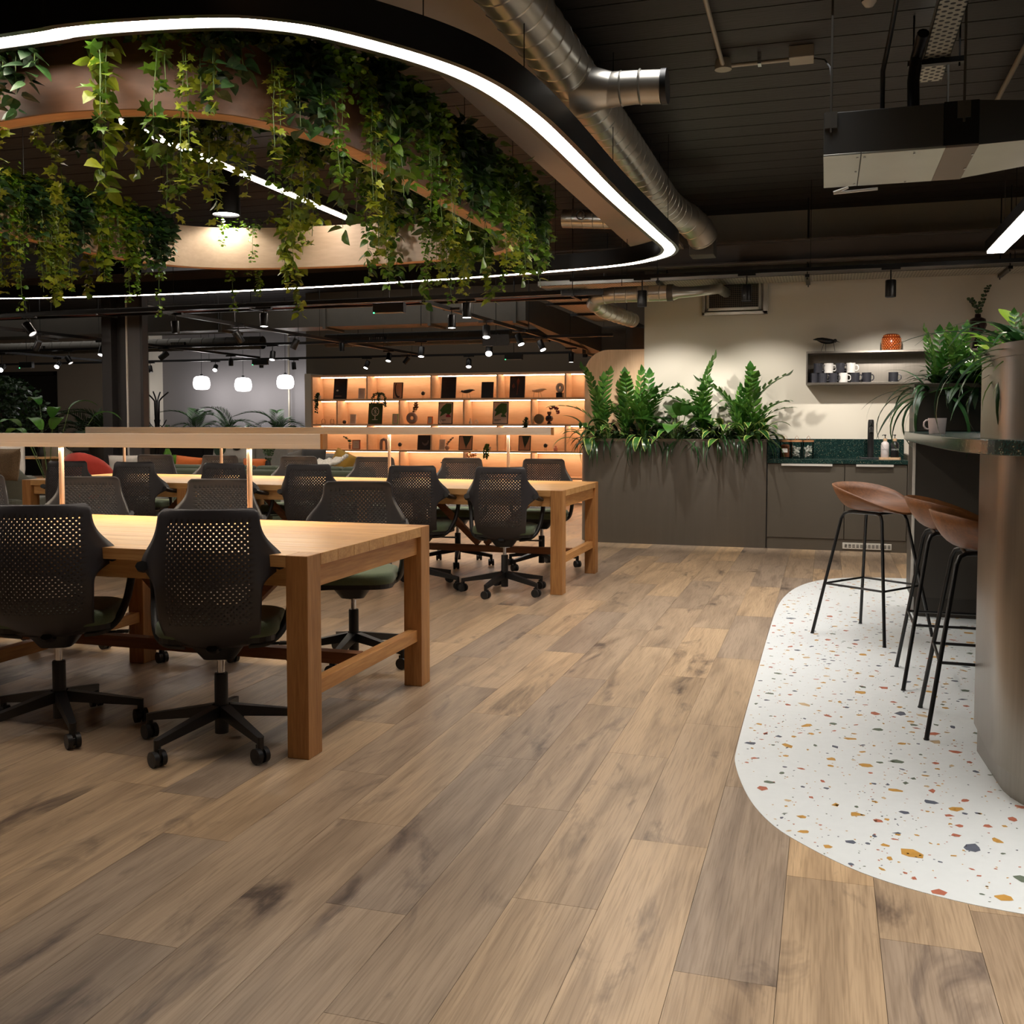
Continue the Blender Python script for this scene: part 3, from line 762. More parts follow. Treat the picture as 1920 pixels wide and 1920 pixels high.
def tray(label, x0, x1, y0, y1, z, rods=(), lip=.05):
    t = thing('cable_tray', label, 'cable tray', ((x0 + x1) / 2, (y0 + y1) / 2, z))
    alongx = (x1 - x0) > (y1 - y0)
    obj('perforated_base', MB().box(x0, x1, y0, y1, z, z + .004), M_PERF, t)
    m = MB()
    if alongx: m.box(x0, x1, y0, y0 + .003, z, z + lip).box(x0, x1, y1 - .003, y1, z, z + lip)
    else: m.box(x0, x0 + .003, y0, y1, z, z + lip).box(x1 - .003, x1, y0, y1, z, z + lip)
    obj('side_lip', m, M_GALV, t)
    for q in rods:
        h = MB()
        if alongx: h.box(q - .02, q + .02, y0 - .08, y1 + .08, z - .03, z - .002).cyl((q, y0 - .05, z - .05), (q, y0 - .05, 3.44), .005, n=6).cyl((q, y1 + .05, z - .05), (q, y1 + .05, 3.44), .005, n=6)
        else: h.box(x0 - .08, x1 + .08, q - .02, q + .02, z - .03, z - .002).cyl((x0 - .05, q, z - .05), (x0 - .05, q, 3.44), .005, n=6).cyl((x1 + .05, q, z - .05), (x1 + .05, q, 3.44), .005, n=6)
        obj('hanger', h, M_BLKMET, t)
    return t
tray('perforated cable tray in front of the kitchen wall vent', -2.95, 3.2, 10.42, 10.90, 2.70, (-1.66, -.2, 1.6))
tray('perforated cable tray coming overhead towards the hanging air unit', .47, .60, 1.0, 6.33, 3.2, (4.6, 5.95))
tray('perforated cable tray seen through the planted hoop', -3.05, -2.85, 3.8, 7.6, 3.05, (4.4, 6.2))
tray('perforated cable tray lit orange above the jog of the rectangular duct', -3.1, -2.5, 10.7, 13.9, 2.66, (11.6, 12.8))

cab = thing('cable_bundle', 'long black cable rail with reddish cables above the lounge', 'cable rail', (-8, 8.9, 2.35))
for y in (9.75, 10.0): obj('rail', MB().box(-13.5, -2.1, y, y + .03, 2.50, 2.56), M_BLKMET, cab)
for j in range(3): obj('cable', MB().tube([(x, 9.82 + .06 * j, 2.52 + .012 * math.sin(x * 5 + j)) for x in [-13.5 + .3 * i for i in range(38)]], .009, 5), mat('reddish_cable', (120, 70, 68), .5, var=.1), cab)
for x in (-12, -10, -8, -6, -4, -2.4): obj('hanger', MB().box(x - .015, x + .015, 9.72, 10.06, 2.485, 2.5).cyl((x, 9.73, 2.5), (x, 9.73, 3.44), .004, n=5), M_BLKMET, cab)

# hanging air unit
t = thing('air_unit', 'rectangular hanging air conditioning unit with dark side and silver underside', 'air conditioner', (.33, 5.8, 2.60))
M_UNITD = mat('unit_dark_casing', (70, 70, 68), .5, .2, var=.02)
M_UNITS = mat('unit_silver_sheet', (206, 208, 198), .30, .6, var=.05, scale=4)
obj('casing', MB().box(-.035, .53, 5.45, 6.16, 2.612, 2.82), M_UNITD, t, bevel=.004)
obj('fan_section', MB().box(.53, .69, 5.45, 6.16, 2.612, 2.825), M_BLKMET, t, bevel=.003)
obj('underside_panel', MB().box(-.035, .145, 5.45, 6.16, 2.60, 2.612), M_UNITS, t, bevel=.002)
obj('underside_panel', MB().box(.149, .54, 5.45, 6.16, 2.60, 2.612), M_UNITS, t, bevel=.002)
obj('underside_panel', MB().box(.54, .69, 5.45, 6.16, 2.60, 2.612), mat('unit_beige_sheet', (150, 136, 126), .5, .2, var=.02), t, bevel=.002)
dd = MB(); A = [(.69, 5.45, 2.605), (.69, 6.16, 2.605), (.69, 6.16, 2.82), (.69, 5.45, 2.82)]; B_ = [(1.35, 5.6, 2.66), (1.35, 6.0, 2.66), (1.35, 6.0, 2.80), (1.35, 5.6, 2.80)]
dd.add(A + B_, [(1, 5, 6, 2), (2, 6, 7, 3), (3, 7, 4, 0), (4, 7, 6, 5)])
obj('transition_duct', dd, M_UNITD, t)
obj('underside_panel', MB().add(A[:2] + B_[:2], [(0, 2, 3, 1)]), M_UNITS, t)
for x, y in ((.13, 5.5), (.13, 5.8), (.13, 6.1), (.165, 5.5), (.4, 5.5), (.4, 6.12), (.68, 5.6), (.68, 5.9)): obj('screw', MB().cyl((x, y, 2.594), (x, y, 2.6), .006, n=8), M_CHROME, t)
for x in (0.0, .62):
    b_ = MB().box(x - .03, x + .03, 5.435, 5.45, 2.74, 2.82).cyl((x, 5.44, 2.72), (x, 5.44, 3.44), .006, n=6).cyl((x, 6.2, 2.72), (x, 6.2, 3.44), .006, n=6)
    obj('hanger_rod', b_, M_DARKDUCT, t)
obj('drain_pipe', MB().tube([(.1, 6.18, 2.60), (.02, 6.2, 2.58), (.02, 6.2, 2.575), (.26, 6.2, 2.585)], .008, 6), M_WHITE, t)
obj('supply_hose', MB().tube([(.40, 5.6, 2.83), (.40, 5.65, 3.0), (.42, 5.75, 3.15), (.44, 5.6, 3.22)], .03, 10).tube([(.25, 5.6, 2.83), (.25, 5.6, 3.05), (.28, 5.5, 3.2), (.30, 4.0, 3.3), (.30, 2.0, 3.32)], .012, 8), M_BLACK, t, smooth=.9)
t = thing('ceiling_pipe', 'thin dark conduit along the ceiling at the far right', 'pipe', (1.0, 5, 3.3))
obj('pipe', MB().cyl((1.045, 7.6, 3.38), (1.045, 2.5, 3.38), .016, n=10), mat('painted_pipe', (140, 128, 112), .5, .2, var=.02), t, smooth=.9)
t['label'] = 'slim painted pipe along the ceiling right of the air unit'; pass
obj('clip', MB().box(1.015, 1.075, 6.3, 6.33, 3.36, 3.44), M_BLKMET, t)

t = thing('conduit', 'pale metal conduit with round junction box on the ceiling boards', 'conduit', (-.4, 6.2, 3.35))
M_COND = mat('painted_conduit', (176, 168, 152), .45, .3, var=.02)
obj('pipe', MB().cyl((-.605, 3.2, 3.395), (-.622, 6.26, 3.385), .013, n=10).cyl((-.62, 6.27, 3.385), (-.2, 6.27, 3.385), .012, n=10), M_COND, t, smooth=.9)
obj('junction_box', MB().lathe([(0, 0), (.05, 0), (.05, .03), (.045, .06), (0, .06)], 20, (-.622, 6.27, 3.365)), M_COND, t, smooth=.6)
obj('switch_box', MB().box(-.24, -.10, 6.2, 6.34, 3.37, 3.44), M_COND, t, bevel=.004)
obj('clip', MB().box(-.65, -.585, 4.9, 4.92, 3.38, 3.44), M_CHROME, t)
obj('clip', MB().box(-.42, -.40, 6.24, 6.3, 3.37, 3.44), M_CHROME, t)
obj('cable', MB().tube([(-.11, 6.27, 3.38), (-.04, 6.2, 3.34), (-.01, 6.1, 3.26), (0, 5.8, 3.1), (0, 5.6, 2.83)], .005, 6), M_BLACK, t)
t = thing('smoke_detector', 'white dome smoke detector on the ceiling at the top edge', 'smoke detector', (.03, 5.3, 3.36))
p = at(1630, 2, 5.35)
t.location = (.175, 5.5, 3.375)
obj('base', MB().lathe([(.055, .03), (.055, .07)], 20), M_WHITE, t, smooth=.7, local=True)
obj('dome', MB().lathe([(0, -.035), (.02, -.03), (.035, -.01), (.042, .01), (.055, .03)], 20), M_WHITE, t, smooth=.9, local=True)
obj('slot', MB().lathe([(.0385, -.006), (.0415, .003)], 20), M_BLACK, t, local=True)

t = thing('wall_light_bar', 'short bright linear light hanging at the upper right above the plants', 'ceiling light', (1.27, 8.2, 2.6))
t.name = 'hanging_linear_light'
obj('housing', MB().box(1.19, 1.34, 5.0, 8.92, 2.612, 2.70), M_BLKMET, t, bevel=.003)
obj('light_diffuser', MB().box(1.205, 1.325, 7.0, 8.9, 2.60, 2.613), M_LED, t)
obj('suspension_wire', MB().cyl((1.265, 8.5, 2.7), (1.265, 8.5, 3.44), .003, n=5).cyl((1.265, 6, 2.7), (1.265, 6, 3.44), .003, n=5), M_CHROME, t)

t = thing('conduit_pipe', 'thin bent conduit hanging right of the planted hoop', 'conduit', (-2.2, 8.4, 2.7))
P_ = [at(988, 362, 8.4), at(996, 368, 8.4), at(1003, 385, 8.4), at(1006, 420, 8.4), at(1006, 480, 8.4)]
obj('pipe', MB().tube([(P_[0].x - .05, 8.4, 3.44), (P_[0].x - .03, 8.4, P_[0].z + .05)] + P_ + [(P_[-1].x, 8.4, 2.75)], .011, 8), M_COND, t, smooth=.9)

# ---------------------------------------------------------------- track lighting over the lounge
TZ_ = 2.30
def track(x0, y0, x1, y1, z, label, rods):
    t = thing('lighting_track', label, 'lighting track', ((x0 + x1) / 2, (y0 + y1) / 2, z))
    obj('rail', MB().beam((x0, y0, z), (x1, y1, z), .036, .034), M_BLKMET, t)
    for q in rods: obj('suspension_wire', MB().cyl((x0 + (x1 - x0) * q, y0 + (y1 - y0) * q, z + .015), (x0 + (x1 - x0) * q, y0 + (y1 - y0) * q, 3.44), .003, n=5), M_BLKMET, t)
track(-11.5, 8.25, -2.1, 8.12, 2.32, 'nearest black lighting track crossing above the back desk', (.1, .35, .6, .9))
track(-13, 12.0, -2.45, 11.95, 2.3, 'black lighting track across the middle of the lounge', (.05, .3, .6, .9))
track(-14.5, 14.45, -2.5, 14.45, 2.28, 'farthest black lighting track just in front of the bookcase', (.1, .4, .7, .95))
track(-3.344, 8.18, -3.26, 14.4, 2.3, 'black lighting track running away towards the right end of the bookcase', (.2, .5, .8))
track(-6.02, 8.20, -5.98, 14.4, 2.3, 'black lighting track running away towards the left end of the bookcase', (.2, .5, .8))
track(-8.75, 8.22, -8.73, 14.4, 2.3, 'black lighting track running away behind the steel column', (.2, .5, .8))
track(-11.7, 8.24, -11.7, 14.4, 2.3, 'black lighting track running away at the far left', (.2, .5, .8))

can_me = mesh_of(MB().lathe([(.036, 0), (.037, .004), (.037, .115), (.034, .12), (.001, .12)], 18, caps=False), 'can', M_BLKMET, smooth=.6)
can_in = mesh_of(MB().lathe([(.033, .03), (.0355, .0)], 18, caps=False), 'reflector', M_BLACK, smooth=.6)
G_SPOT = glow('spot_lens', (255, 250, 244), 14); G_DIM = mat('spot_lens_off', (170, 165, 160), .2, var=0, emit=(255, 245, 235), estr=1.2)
lens_on = mesh_of(MB().lathe([(0, .002), (.0335, .002)], 18), 'lens', G_SPOT)
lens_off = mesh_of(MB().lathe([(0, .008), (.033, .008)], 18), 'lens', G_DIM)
yoke_me = mesh_of(MB().box(-.004, .004, -.004, .004, 0, .05).box(-.07, .07, -.017, .017, .05, .068), 'mount', M_BLKMET)
def spot(px, py, Y, z_track, tilt, az, lit, label, group, scale=1.0, power=0, cone=50, color=COOL, aim=None):
    """track spotlight: can centre seen at (px, py); it hangs from its track and tilts by `tilt` degrees towards azimuth `az` (0 = +X)"""
    if Y < 0: p = at(px, py, -Y)
    else:
        cand = [at(px, py, q) for q in (8.2, 11.97, 14.45)]
        for xt in (-3.31, -6.0, -8.74, -11.7):
            r_ = at(px, py, 1.0) - Vector((0, 0, CH)); k_ = xt / r_.x
            if k_ > 0 and 8.2 < r_.y * k_ < 14.4: cand.append(r_ * k_ + Vector((0, 0, CH)))
        p = min(cand, key=lambda q: abs(q.z - 2.17) * 6 + abs(q.y - Y) * .35)
    t = thing('track_spotlight', label, 'spotlight', p, 0, group)
    tx, az_ = R(tilt), R(az)
    ax = Vector((-math.sin(az_), math.cos(az_), 0))
    q = Quaternion(ax, -tx)   # bottom of the can swings towards the azimuth
    e = q.to_euler()
    off = q @ Vector((0, 0, -.06 * scale))
    for nm, me in (('can', can_me), ('reflector', can_in), ('lens', lens_on if lit else lens_off)):
        link_mesh(nm, me, t, off, e, scale)
    zt = max(.075, z_track - p.z)
    m = MB().cyl((0, 0, .0), (0, 0, zt - .02), .006, n=6).box(-.08, .08, -.016, .016, zt - .035, zt - .012)
    obj('mount', m, M_BLKMET, t, local=True)
    if power:
        d = q @ Vector((0, 0, -1))
        lp = p + off + d * (.012 if aim is None else .05)
        lamp('spot_lamp', 'SPOT', lp, power, color, (aim if aim is not None else lp + d), .025, cone=cone, blend=.6)
    return t
N1 = 'spotlights on the nearest lounge track'; N2 = 'spotlights on the middle lounge tracks'; N3 = 'spotlights near the bookcase and far wall'
SP = [
 (55, 617, 8.4, 2.32, 40, 0, 0, 'tilted black spotlight at the far left below the trailing plants', N1, 1.15),
 (70, 648, 9.6, 2.3, 30, 180, 0, 'black spotlight at the far left tilted to the left', N1, 1.0),
 (191, 658, 10.2, 2.3, 25, 280, 1, 'lit spotlight just left of the steel column', N2, 1.0, 18),
 (109, 684, 12.6, 2.3, 55, 285, 1, 'bright spotlight facing the camera above the dark window', N3, 1.05, 12),
 (129, 675, 12.3, 2.3, 35, 0, 0, 'black tilted spotlight right of the bright one above the window', N3, 1.0),
 (4, 690, 12.0, 2.3, 60, 290, 1, 'bright glaring spotlight at the left edge above the indoor tree', N3, 1.1, 14),
 (329, 614, 8.6, 2.32, 5, 0, 0, 'upright black spotlight just right of the steel column', N1, 1.0),
 (495, 600, 8.22, 2.32, 4, 300, 1, 'lit upright spotlight above the left half of the back desk', N1, 1.0, 30),
 (447, 632, 10.0, 2.3, 35, 60, 0, 'black spotlight tilted away in front of the round duct', N2, 1.1),
 (307, 667, 11.9, 2.3, 55, 190, 0, 'black spotlight tilted left right behind the steel column', N2, 1.1),
 (282, 692, 14.4, 2.28, 12, 0, 0, 'small black spotlight above the coat stand', N3, .95),
 (404, 690, 14.4, 2.28, 50, 290, 1, 'bright round spotlight between the left and middle globe pendants', N3, 1.0, 10),
 (433, 679, 13.4, 2.3, 0, 0, 0, 'small upright spotlight above the middle globe pendant', N3, .95),
 (490, 683, 14.3, 2.28, 0, 0, 0, 'small upright spotlight left of the right globe pendant', N3, .95),
 (511, 667, 12.0, 2.3, 20, 280, 1, 'lit spotlight above the right globe pendant', N2, 1.0, 16),
 (553, 645, 10.9, 2.3, 25, 200, 0, 'black spotlight on the track left of the bookcase', N2, 1.05),
 (551, 686, 14.4, 2.28, 5, 0, 0, 'small black spotlight right of the right globe pendant', N3, .95),
 (641, 651, 12.0, 2.3, 3, 0, 0, 'small black spotlight above the left bookcase bay', N2, .9),
 (688, 684, 14.35, 2.28, 28, 250, 1, 'lit spotlight in front of the first bookcase upright', N3, 1.0, 8),
 (729, 670, 13.0, 2.3, 22, 270, 1, 'lit spotlight above the framed crescent print', N3, 1.0, 10),
 (762, 676, 13.6, 2.28, 40, 200, 0, 'small tilted spotlight in front of the second bookcase bay', N3, .95),
 (790, 660, 12.0, 2.3, 15, 280, 1, 'lit spotlight above the second bookcase upright', N2, 1.05, 16),
 (847, 603, 8.5, 2.32, 3, 300, 1, 'lit black spotlight left one of the near pair above the back desk', N1, 1.0, 34),
 (875, 582, 8.2, 2.32, 3, 300, 1, 'lit black spotlight right one of the near pair above the back desk', N1, 1.05, 34),
 (912, 622, 9.7, 2.3, 20, 285, 1, 'lit spotlight in front of the exit sign', N2, 1.05, 18),
 (917, 657, 12.3, 2.3, 50, 285, 1, 'very bright spotlight under the exit sign', N2, 1.2, 14),
 (879, 681, 14.35, 2.28, 30, 285, 1, 'bright spotlight in front of the third bookcase bay', N3, 1.1, 10),
 (974, 637, 10.8, 2.3, 28, 330, 1, 'lit spotlight tilted right beside the exit sign', N2, 1.05, 20),
 (1015, 648, 11.6, 2.3, 30, 330, 1, 'lit spotlight tilted right at the end of the duct jog', N2, 1.05, 20),
 (1071, 671, 13.0, 2.28, 0, 0, 1, 'upright spotlight left of the maple partition', N3, 1.0, 10),
 (1097, 662, 13.4, 2.28, 0, 0, 0, 'upright black spotlight above the maple partition corner', N3, 1.0),
]
for a in SP: spot(*a)
# kitchen spots washing the wall
track(-2.4, 9.62, 3.2, 9.62, 2.64, 'black lighting track in front of the kitchen wall', (.1, .4, .7, .95))
spot(1204, 560, -9.62, 2.64, 0, 0, 0, 'black cylinder spotlight left of the kitchen wall edge', 'spotlights washing the kitchen wall', 1.25, 95, 80, NEUT, (-1.55, 10.95, .9))
spot(1400, 549, -9.62, 2.64, 0, 0, 0, 'black cylinder spotlight in front of the wall vent', 'spotlights washing the kitchen wall', 1.25, 70, 80, NEUT, (-.62, 10.95, .9))
spot(1670, 541, -9.62, 2.64, 0, 0, 0, 'black cylinder spotlight above the amber glass jar', 'spotlights washing the kitchen wall', 1.25, 95, 84, NEUT, (.62, 10.95, .9))

# emergency lights, exit sign, suspended boxes
def ebox(label, x0, y0, x1, y1, Y, zt, green=True):
    a = at(x0, y0, Y); b = at(x1, y1, Y)
    t = thing('emergency_light', label, 'emergency light', ((a.x + b.x) / 2, Y, b.z))
    obj('casing', MB().box(a.x, b.x, Y - .03, Y + .03, b.z, a.z), M_BLACK, t, bevel=.003)
    obj('light_strip', MB().box(a.x + .01, b.x - .01, Y - .034, Y - .02, b.z - .004, b.z + .004), mat('pale_strip', (190, 180, 170), .4, var=0), t)
    if green: obj('indicator', MB().box(a.x + .01, a.x + .022, Y - .04, Y - .034, b.z - .004, b.z + .008), glow('green_led', (90, 255, 160), 3), t)
    obj('bracket', MB().cyl(((a.x + b.x) / 2, Y, a.z), ((a.x + b.x) / 2, Y, zt), .004, n=5), M_BLKMET, t)
ebox('black emergency light box with green indicator above the middle of the back desk', 701, 569, 759, 586, 8.9, 3.44)
ebox('small black emergency light box above the third bookcase bay', 947, 663, 980, 674, 14.2, 3.44)
ebox('small black emergency light box above the globe pendants', 474, 675, 502, 684, 14.0, 3.44)
ebox('black emergency light box above the dark window at left', 38, 679, 62, 690, 13.0, 3.44)
a = at(905, 628, 11.2); b = at(955, 648, 11.2)
t = thing('exit_sign', 'dark unlit exit sign with arrow outline above the bookcase', 'sign', ((a.x + b.x) / 2, 11.2, b.z))
obj('panel', MB().box(a.x, b.x, 11.19, 11.21, b.z, a.z), mat('exit_sign_panel', (34, 32, 30), .4, var=0), t, bevel=.002)
M_ARR = mat('exit_sign_lines', (78, 76, 70), .5, var=0)
w = b.x - a.x; zc = (a.z + b.z) / 2; ax0 = a.x + w * .52; hh = (a.z - b.z)
am = MB()
pts = [(ax0, zc + hh * .14), (ax0 + w * .2, zc + hh * .14), (ax0 + w * .2, zc + hh * .34), (ax0 + w * .38, zc), (ax0 + w * .2, zc - hh * .34), (ax0 + w * .2, zc - hh * .14), (ax0, zc - hh * .14), (ax0, zc + hh * .14)]
for (x_, z_), (u_, v_) in zip(pts, pts[1:]): am.beam((x_, 11.186, z_), (u_, 11.186, v_), .003, .003, up=(0, 1, 0))
am.beam((ax0 - w * .03, 11.186, b.z + .01), (ax0 - w * .03, 11.186, a.z - .01), .003, .003, up=(0, 1, 0))
obj('arrow', am, M_ARR, t)
obj('bracket', MB().cyl(((a.x + b.x) / 2, 11.2, a.z), ((a.x + b.x) / 2, 11.2, 3.44), .004, n=5), M_BLKMET, t)

# globe pendants
gl = MB().lathe([(.03, -.17), (.10, -.165), (.135, -.14), (.15, -.09), (.15, -.03), (.135, .04), (.10, .07), (.035, .08), (.02, .085)], 28)
gme = mesh_of(gl, 'globe', glow('opal_globe', (255, 250, 250), 3.2), smooth=3)
for i, (px, py, lab) in enumerate(((378, 718, 'left of the three white globe pendants'), (456, 721, 'middle of the three white globe pendants'), (535, 716, 'right of the three white globe pendants'))):
    p = at(px, py, 15.9)
    t = thing('globe_pendant', lab, 'pendant lamp', (p.x, p.y, p.z + .045), 0, 'globe pendants by the far wall')
    link_mesh('globe', gme, t)
    obj('cap', MB().lathe([(.025, .08), (.025, .11), (0, .12)], 16), M_BLKMET, t, smooth=.6, local=True)
    obj('cord', MB().cyl((0, 0, .11), (0, 0, 3.44 - p.z - .045), .004, n=5), M_BLACK, t, local=True)
    lamp('pendant_lamp', 'POINT', (p.x, 15.9, p.z - .22), 15, (1, .95, .93), size=.1)
pp = at(539, 700, 16.4)
t = thing('wall_conduit', 'thin vertical conduit on the grey wall behind the right globe', 'conduit', (pp.x, 16.45, 0))
obj('pipe', MB().cyl((pp.x, 16.45, 0), (pp.x, 16.45, 3.44), .02, n=8), M_COND, t)
# wall vent in the kitchen
t = thing('wall_vent', 'square metal wall vent with mesh grille above the kitchen planter', 'vent', (-.94, 10.93, 2.38))
V0, V1, V2, V3 = -1.28, -.60, 2.385, 2.78
obj('frame', MB().box(V0, V1, 10.9, 10.95, V2, V2 + .035).box(V0, V1, 10.9, 10.95, V3 - .02, V3).box(V0, V0 + .03, 10.9, 10.95, V2, V3).box(V1 - .05, V1, 10.9, 10.95, V2, V3), M_GALV, t, bevel=.004)
obj('inner_frame', MB().box(V0 + .05, V1 - .07, 10.885, 10.9, V2 + .045, V2 + .075).box(V0 + .05, V0 + .075, 10.885, 10.9, V2 + .045, V3 - .02).box(V1 - .095, V1 - .07, 10.885, 10.9, V2 + .045, V3 - .02), M_GALV, t, bevel=.003)
obj('cavity', MB().box(V0 + .05, V1 - .07, 10.925, 10.935, V2 + .045, V3 - .02), M_BLKMET, t)
gm = MB()
for i in range(26): x = V0 + .085 + i * (V1 - V0 - .19) / 25; gm.box(x - .0018, x + .0018, 10.898, 10.902, V2 + .07, V3 - .02)
for i in range(14): z = V2 + .08 + i * .02; gm.box(V0 + .075, V1 - .095, 10.897, 10.901, z - .0018, z + .0018)
obj('mesh_grille', gm, mat('grille_wire', (120, 112, 100), .4, .6, var=0), t)
# ---------------------------------------------------------------- kitchen run
def green_terrazzo():
    m, nt, b = new_mat('dark_green_terrazzo')
    tc = nt.nodes.new('ShaderNodeTexCoord'); vo = nt.nodes.new('ShaderNodeTexVoronoi'); vo.inputs['Scale'].default_value = 210
    cr = nt.nodes.new('ShaderNodeValToRGB'); cr.color_ramp.interpolation = 'CONSTANT'
    cr.color_ramp.elements[0].color = (*s2l((20, 40, 38)), 1); cr.color_ramp.elements[1].position = .55; cr.color_ramp.elements[1].color = (*s2l((30, 56, 52)), 1)
    e = cr.color_ramp.elements.new(.90); e.color = (*s2l((64, 88, 80)), 1)
    e = cr.color_ramp.elements.new(.975); e.color = (*s2l((128, 122, 98)), 1)
    sp = nt.nodes.new('ShaderNodeSeparateColor')
    nt.links.new(tc.outputs['Object'], vo.inputs[0]); nt.links.new(vo.outputs['Color'], sp.inputs[0]); nt.links.new(sp.outputs[0], cr.inputs[0]); nt.links.new(cr.outputs[0], b.inputs['Base Color'])
    b.inputs['Roughness'].default_value = .18
    return m
M_GTERR = green_terrazzo()

# long planter
t = thing('kitchen_planter', 'long bronze-brown planter box with rounded left end beside the kitchen counter', 'planter', (-1.5, 10.65, 0))
po = [(-.565, 10.35), (-.565, 10.945), (-2.3, 10.945)]
for k in range(13):
    a = R(90 + 180 * k / 12); po.append((-2.21 + .297 * math.cos(a), 10.648 + .297 * math.sin(a)))
po_in = [(-.59, 10.375), (-.59, 10.92), (-2.28, 10.92)] + [(-2.21 + .27 * math.cos(R(90 + 15 * k)), 10.648 + .27 * math.sin(R(90 + 15 * k))) for k in range(13)]
obj('body', MB().ring(po, po_in, .0, 1.06), M_PLANTER, t, smooth=.6)
obj('rim', MB().ring(offset2(po, -.006), offset2(po_in, .01), 1.06, 1.088), M_STEEL, t)
obj('soil', MB().prism(po_in, .98, 1.0), M_SOIL, t)

def cabinet(x0, x1, label, hx0, hx1):
    t = thing('base_cabinet', label, 'cabinet', ((x0 + x1) / 2, 10.65, 0))
    obj('carcass', MB().box(x0, x1, 10.375, 10.94, .10, .85), M_CABD, t)
    d_ = obj('door', MB().box(x0 + .002, x1 - .002, 10.352, 10.374, .115, .845), M_CAB, t, bevel=.0015)
    obj('handle', MB().box(hx0, hx1, 10.326, 10.352, .836, .848).box(hx0, hx1, 10.322, 10.327, .828, .848), M_SATIN, d_)
    return t
cabinet(-.555, .175, 'left kitchen base cabinet with slim steel edge handle', -.42, .06)
cabinet(.177, .745, 'right kitchen base cabinet with slim steel edge handle above the vent grille', .28, .62)
t = obj('end_panel', MB().box(.748, .775, 10.345, 10.94, 0, .94), M_CAB); tag(t, 'narrow end panel closing the kitchen counter on the right', 'panel')
t = obj('end_panel', MB().box(-.563, -.556, 10.352, 10.94, 0, .87), M_BLKMET); tag(t, 'thin black panel between planter and kitchen cabinets', 'panel')
t = thing('cabinet_plinth', 'taupe plinth under the kitchen cabinets with a white grille', 'plinth', (.1, 10.37, 0))
obj('plinth_board', MB().box(-.555, .748, 10.36, 10.38, 0, .112), M_CAB, t)
g = obj('vent_grille', MB().box(.165, .615, 10.350, 10.36, .022, .082), mat('grille_white', (206, 204, 196), .4, var=0), t, bevel=.002)
s_ = MB()
for i in range(12):
    x = .185 + i * .036
    for z in (.036, .048, .060): s_.box(x, x + .024, 10.3485, 10.3515, z, z + .006)
obj('slot', s_, M_BLACK, g)
t = thing('worktop', 'dark green terrazzo worktop with matching upstand', 'worktop', (.1, 10.65, .87))
obj('slab', MB().box(-.56, .748, 10.335, 10.94, .852, .892), M_GTERR, t, bevel=.002)
obj('upstand', MB().box(-.54, .748, 10.915, 10.945, .892, 1.085).box(-.56, -.54, 10.36, 10.945, .892, 1.085), M_GTERR, t, bevel=.001)

# glass jars
def thin_glass():
    m, nt, b = new_mat('clear_glass')
    nt.nodes.remove(b)
    tr = nt.nodes.new('ShaderNodeBsdfTransparent'); tr.inputs[0].default_value = (.95, .96, .95, 1)
    gl = nt.nodes.new('ShaderNodeBsdfGlossy'); gl.inputs['Roughness'].default_value = .04
    lw = nt.nodes.new('ShaderNodeLayerWeight'); lw.inputs[0].default_value = .18
    mx = nt.nodes.new('ShaderNodeMixShader')
    nt.links.new(lw.outputs['Fresnel'], mx.inputs[0]); nt.links.new(tr.outputs[0], mx.inputs[1]); nt.links.new(gl.outputs[0], mx.inputs[2]); nt.links.new(mx.outputs[0], nt.nodes['Material Output'].inputs[0])
    return m
M_GLASS = thin_glass()
M_CORK = wood('cork_lid', (186, 132, 90), (150, 100, 62), 0, .7)
M_LEATH = mat('tan_leather', (176, 104, 66), .6, var=.05)
for i, (px, lab, cm) in enumerate(((1472, 'glass jar of brown coffee with label, leftmost of three jars', 'coffee'), (1493, 'glass jar of white packets with wooden lid, middle of three jars', 'white'), (1515, 'glass jar of white packets with wooden lid, rightmost of three jars', 'white'))):
    p = at(px, 850, 10.62); p.z = .892
    t = thing('glass_jar', lab, 'jar', p, 0, 'storage jars on the green worktop')
    obj('glass_body', MB().lathe([(.0, 0), (.052, 0), (.054, .01), (.054, .165), (.051, .165), (.051, .012), (0, .010)], 20), M_GLASS, t, smooth=.7, local=True)
    obj('lid', MB().lathe([(0, .166), (.056, .166), (.056, .186), (0, .186)], 20), M_CORK, t, smooth=.6, local=True)
    obj('strap', MB().tube([(-.01, 0, .186), (-.012, 0, .21), (.005, 0, .228), (.018, 0, .21), (.012, 0, .186)], .004, 6, flat=.5), M_LEATH, t, smooth=.9, local=True)
    if cm == 'coffee':
        obj('contents', MB().lathe([(0, .013), (.049, .013), (.049, .125), (.03, .14), (0, .145)], 18), mat('coffee_brown', (128, 72, 44), .85, var=.2, scale=90), t, smooth=.7, local=True)
        obj('label', MB().box(-.026, .026, -.0565, -.054, .06, .10), mat('white_label', (226, 222, 214), .6, var=0), t, local=True)
    else:
        sm = MB(); rr = random.Random(i)
        for _ in range(34):
            sm.obox((rr.uniform(-.028, .028), rr.uniform(-.028, .028), rr.uniform(.022, .12)), (.034, .018, .006), (rr.uniform(-1, 1), rr.uniform(-1, 1), rr.uniform(0, 3)))
        o = obj('contents', sm, mat('white_packets', (226, 224, 218), .6, var=.03), t, local=True); o['kind'] = 'stuff'

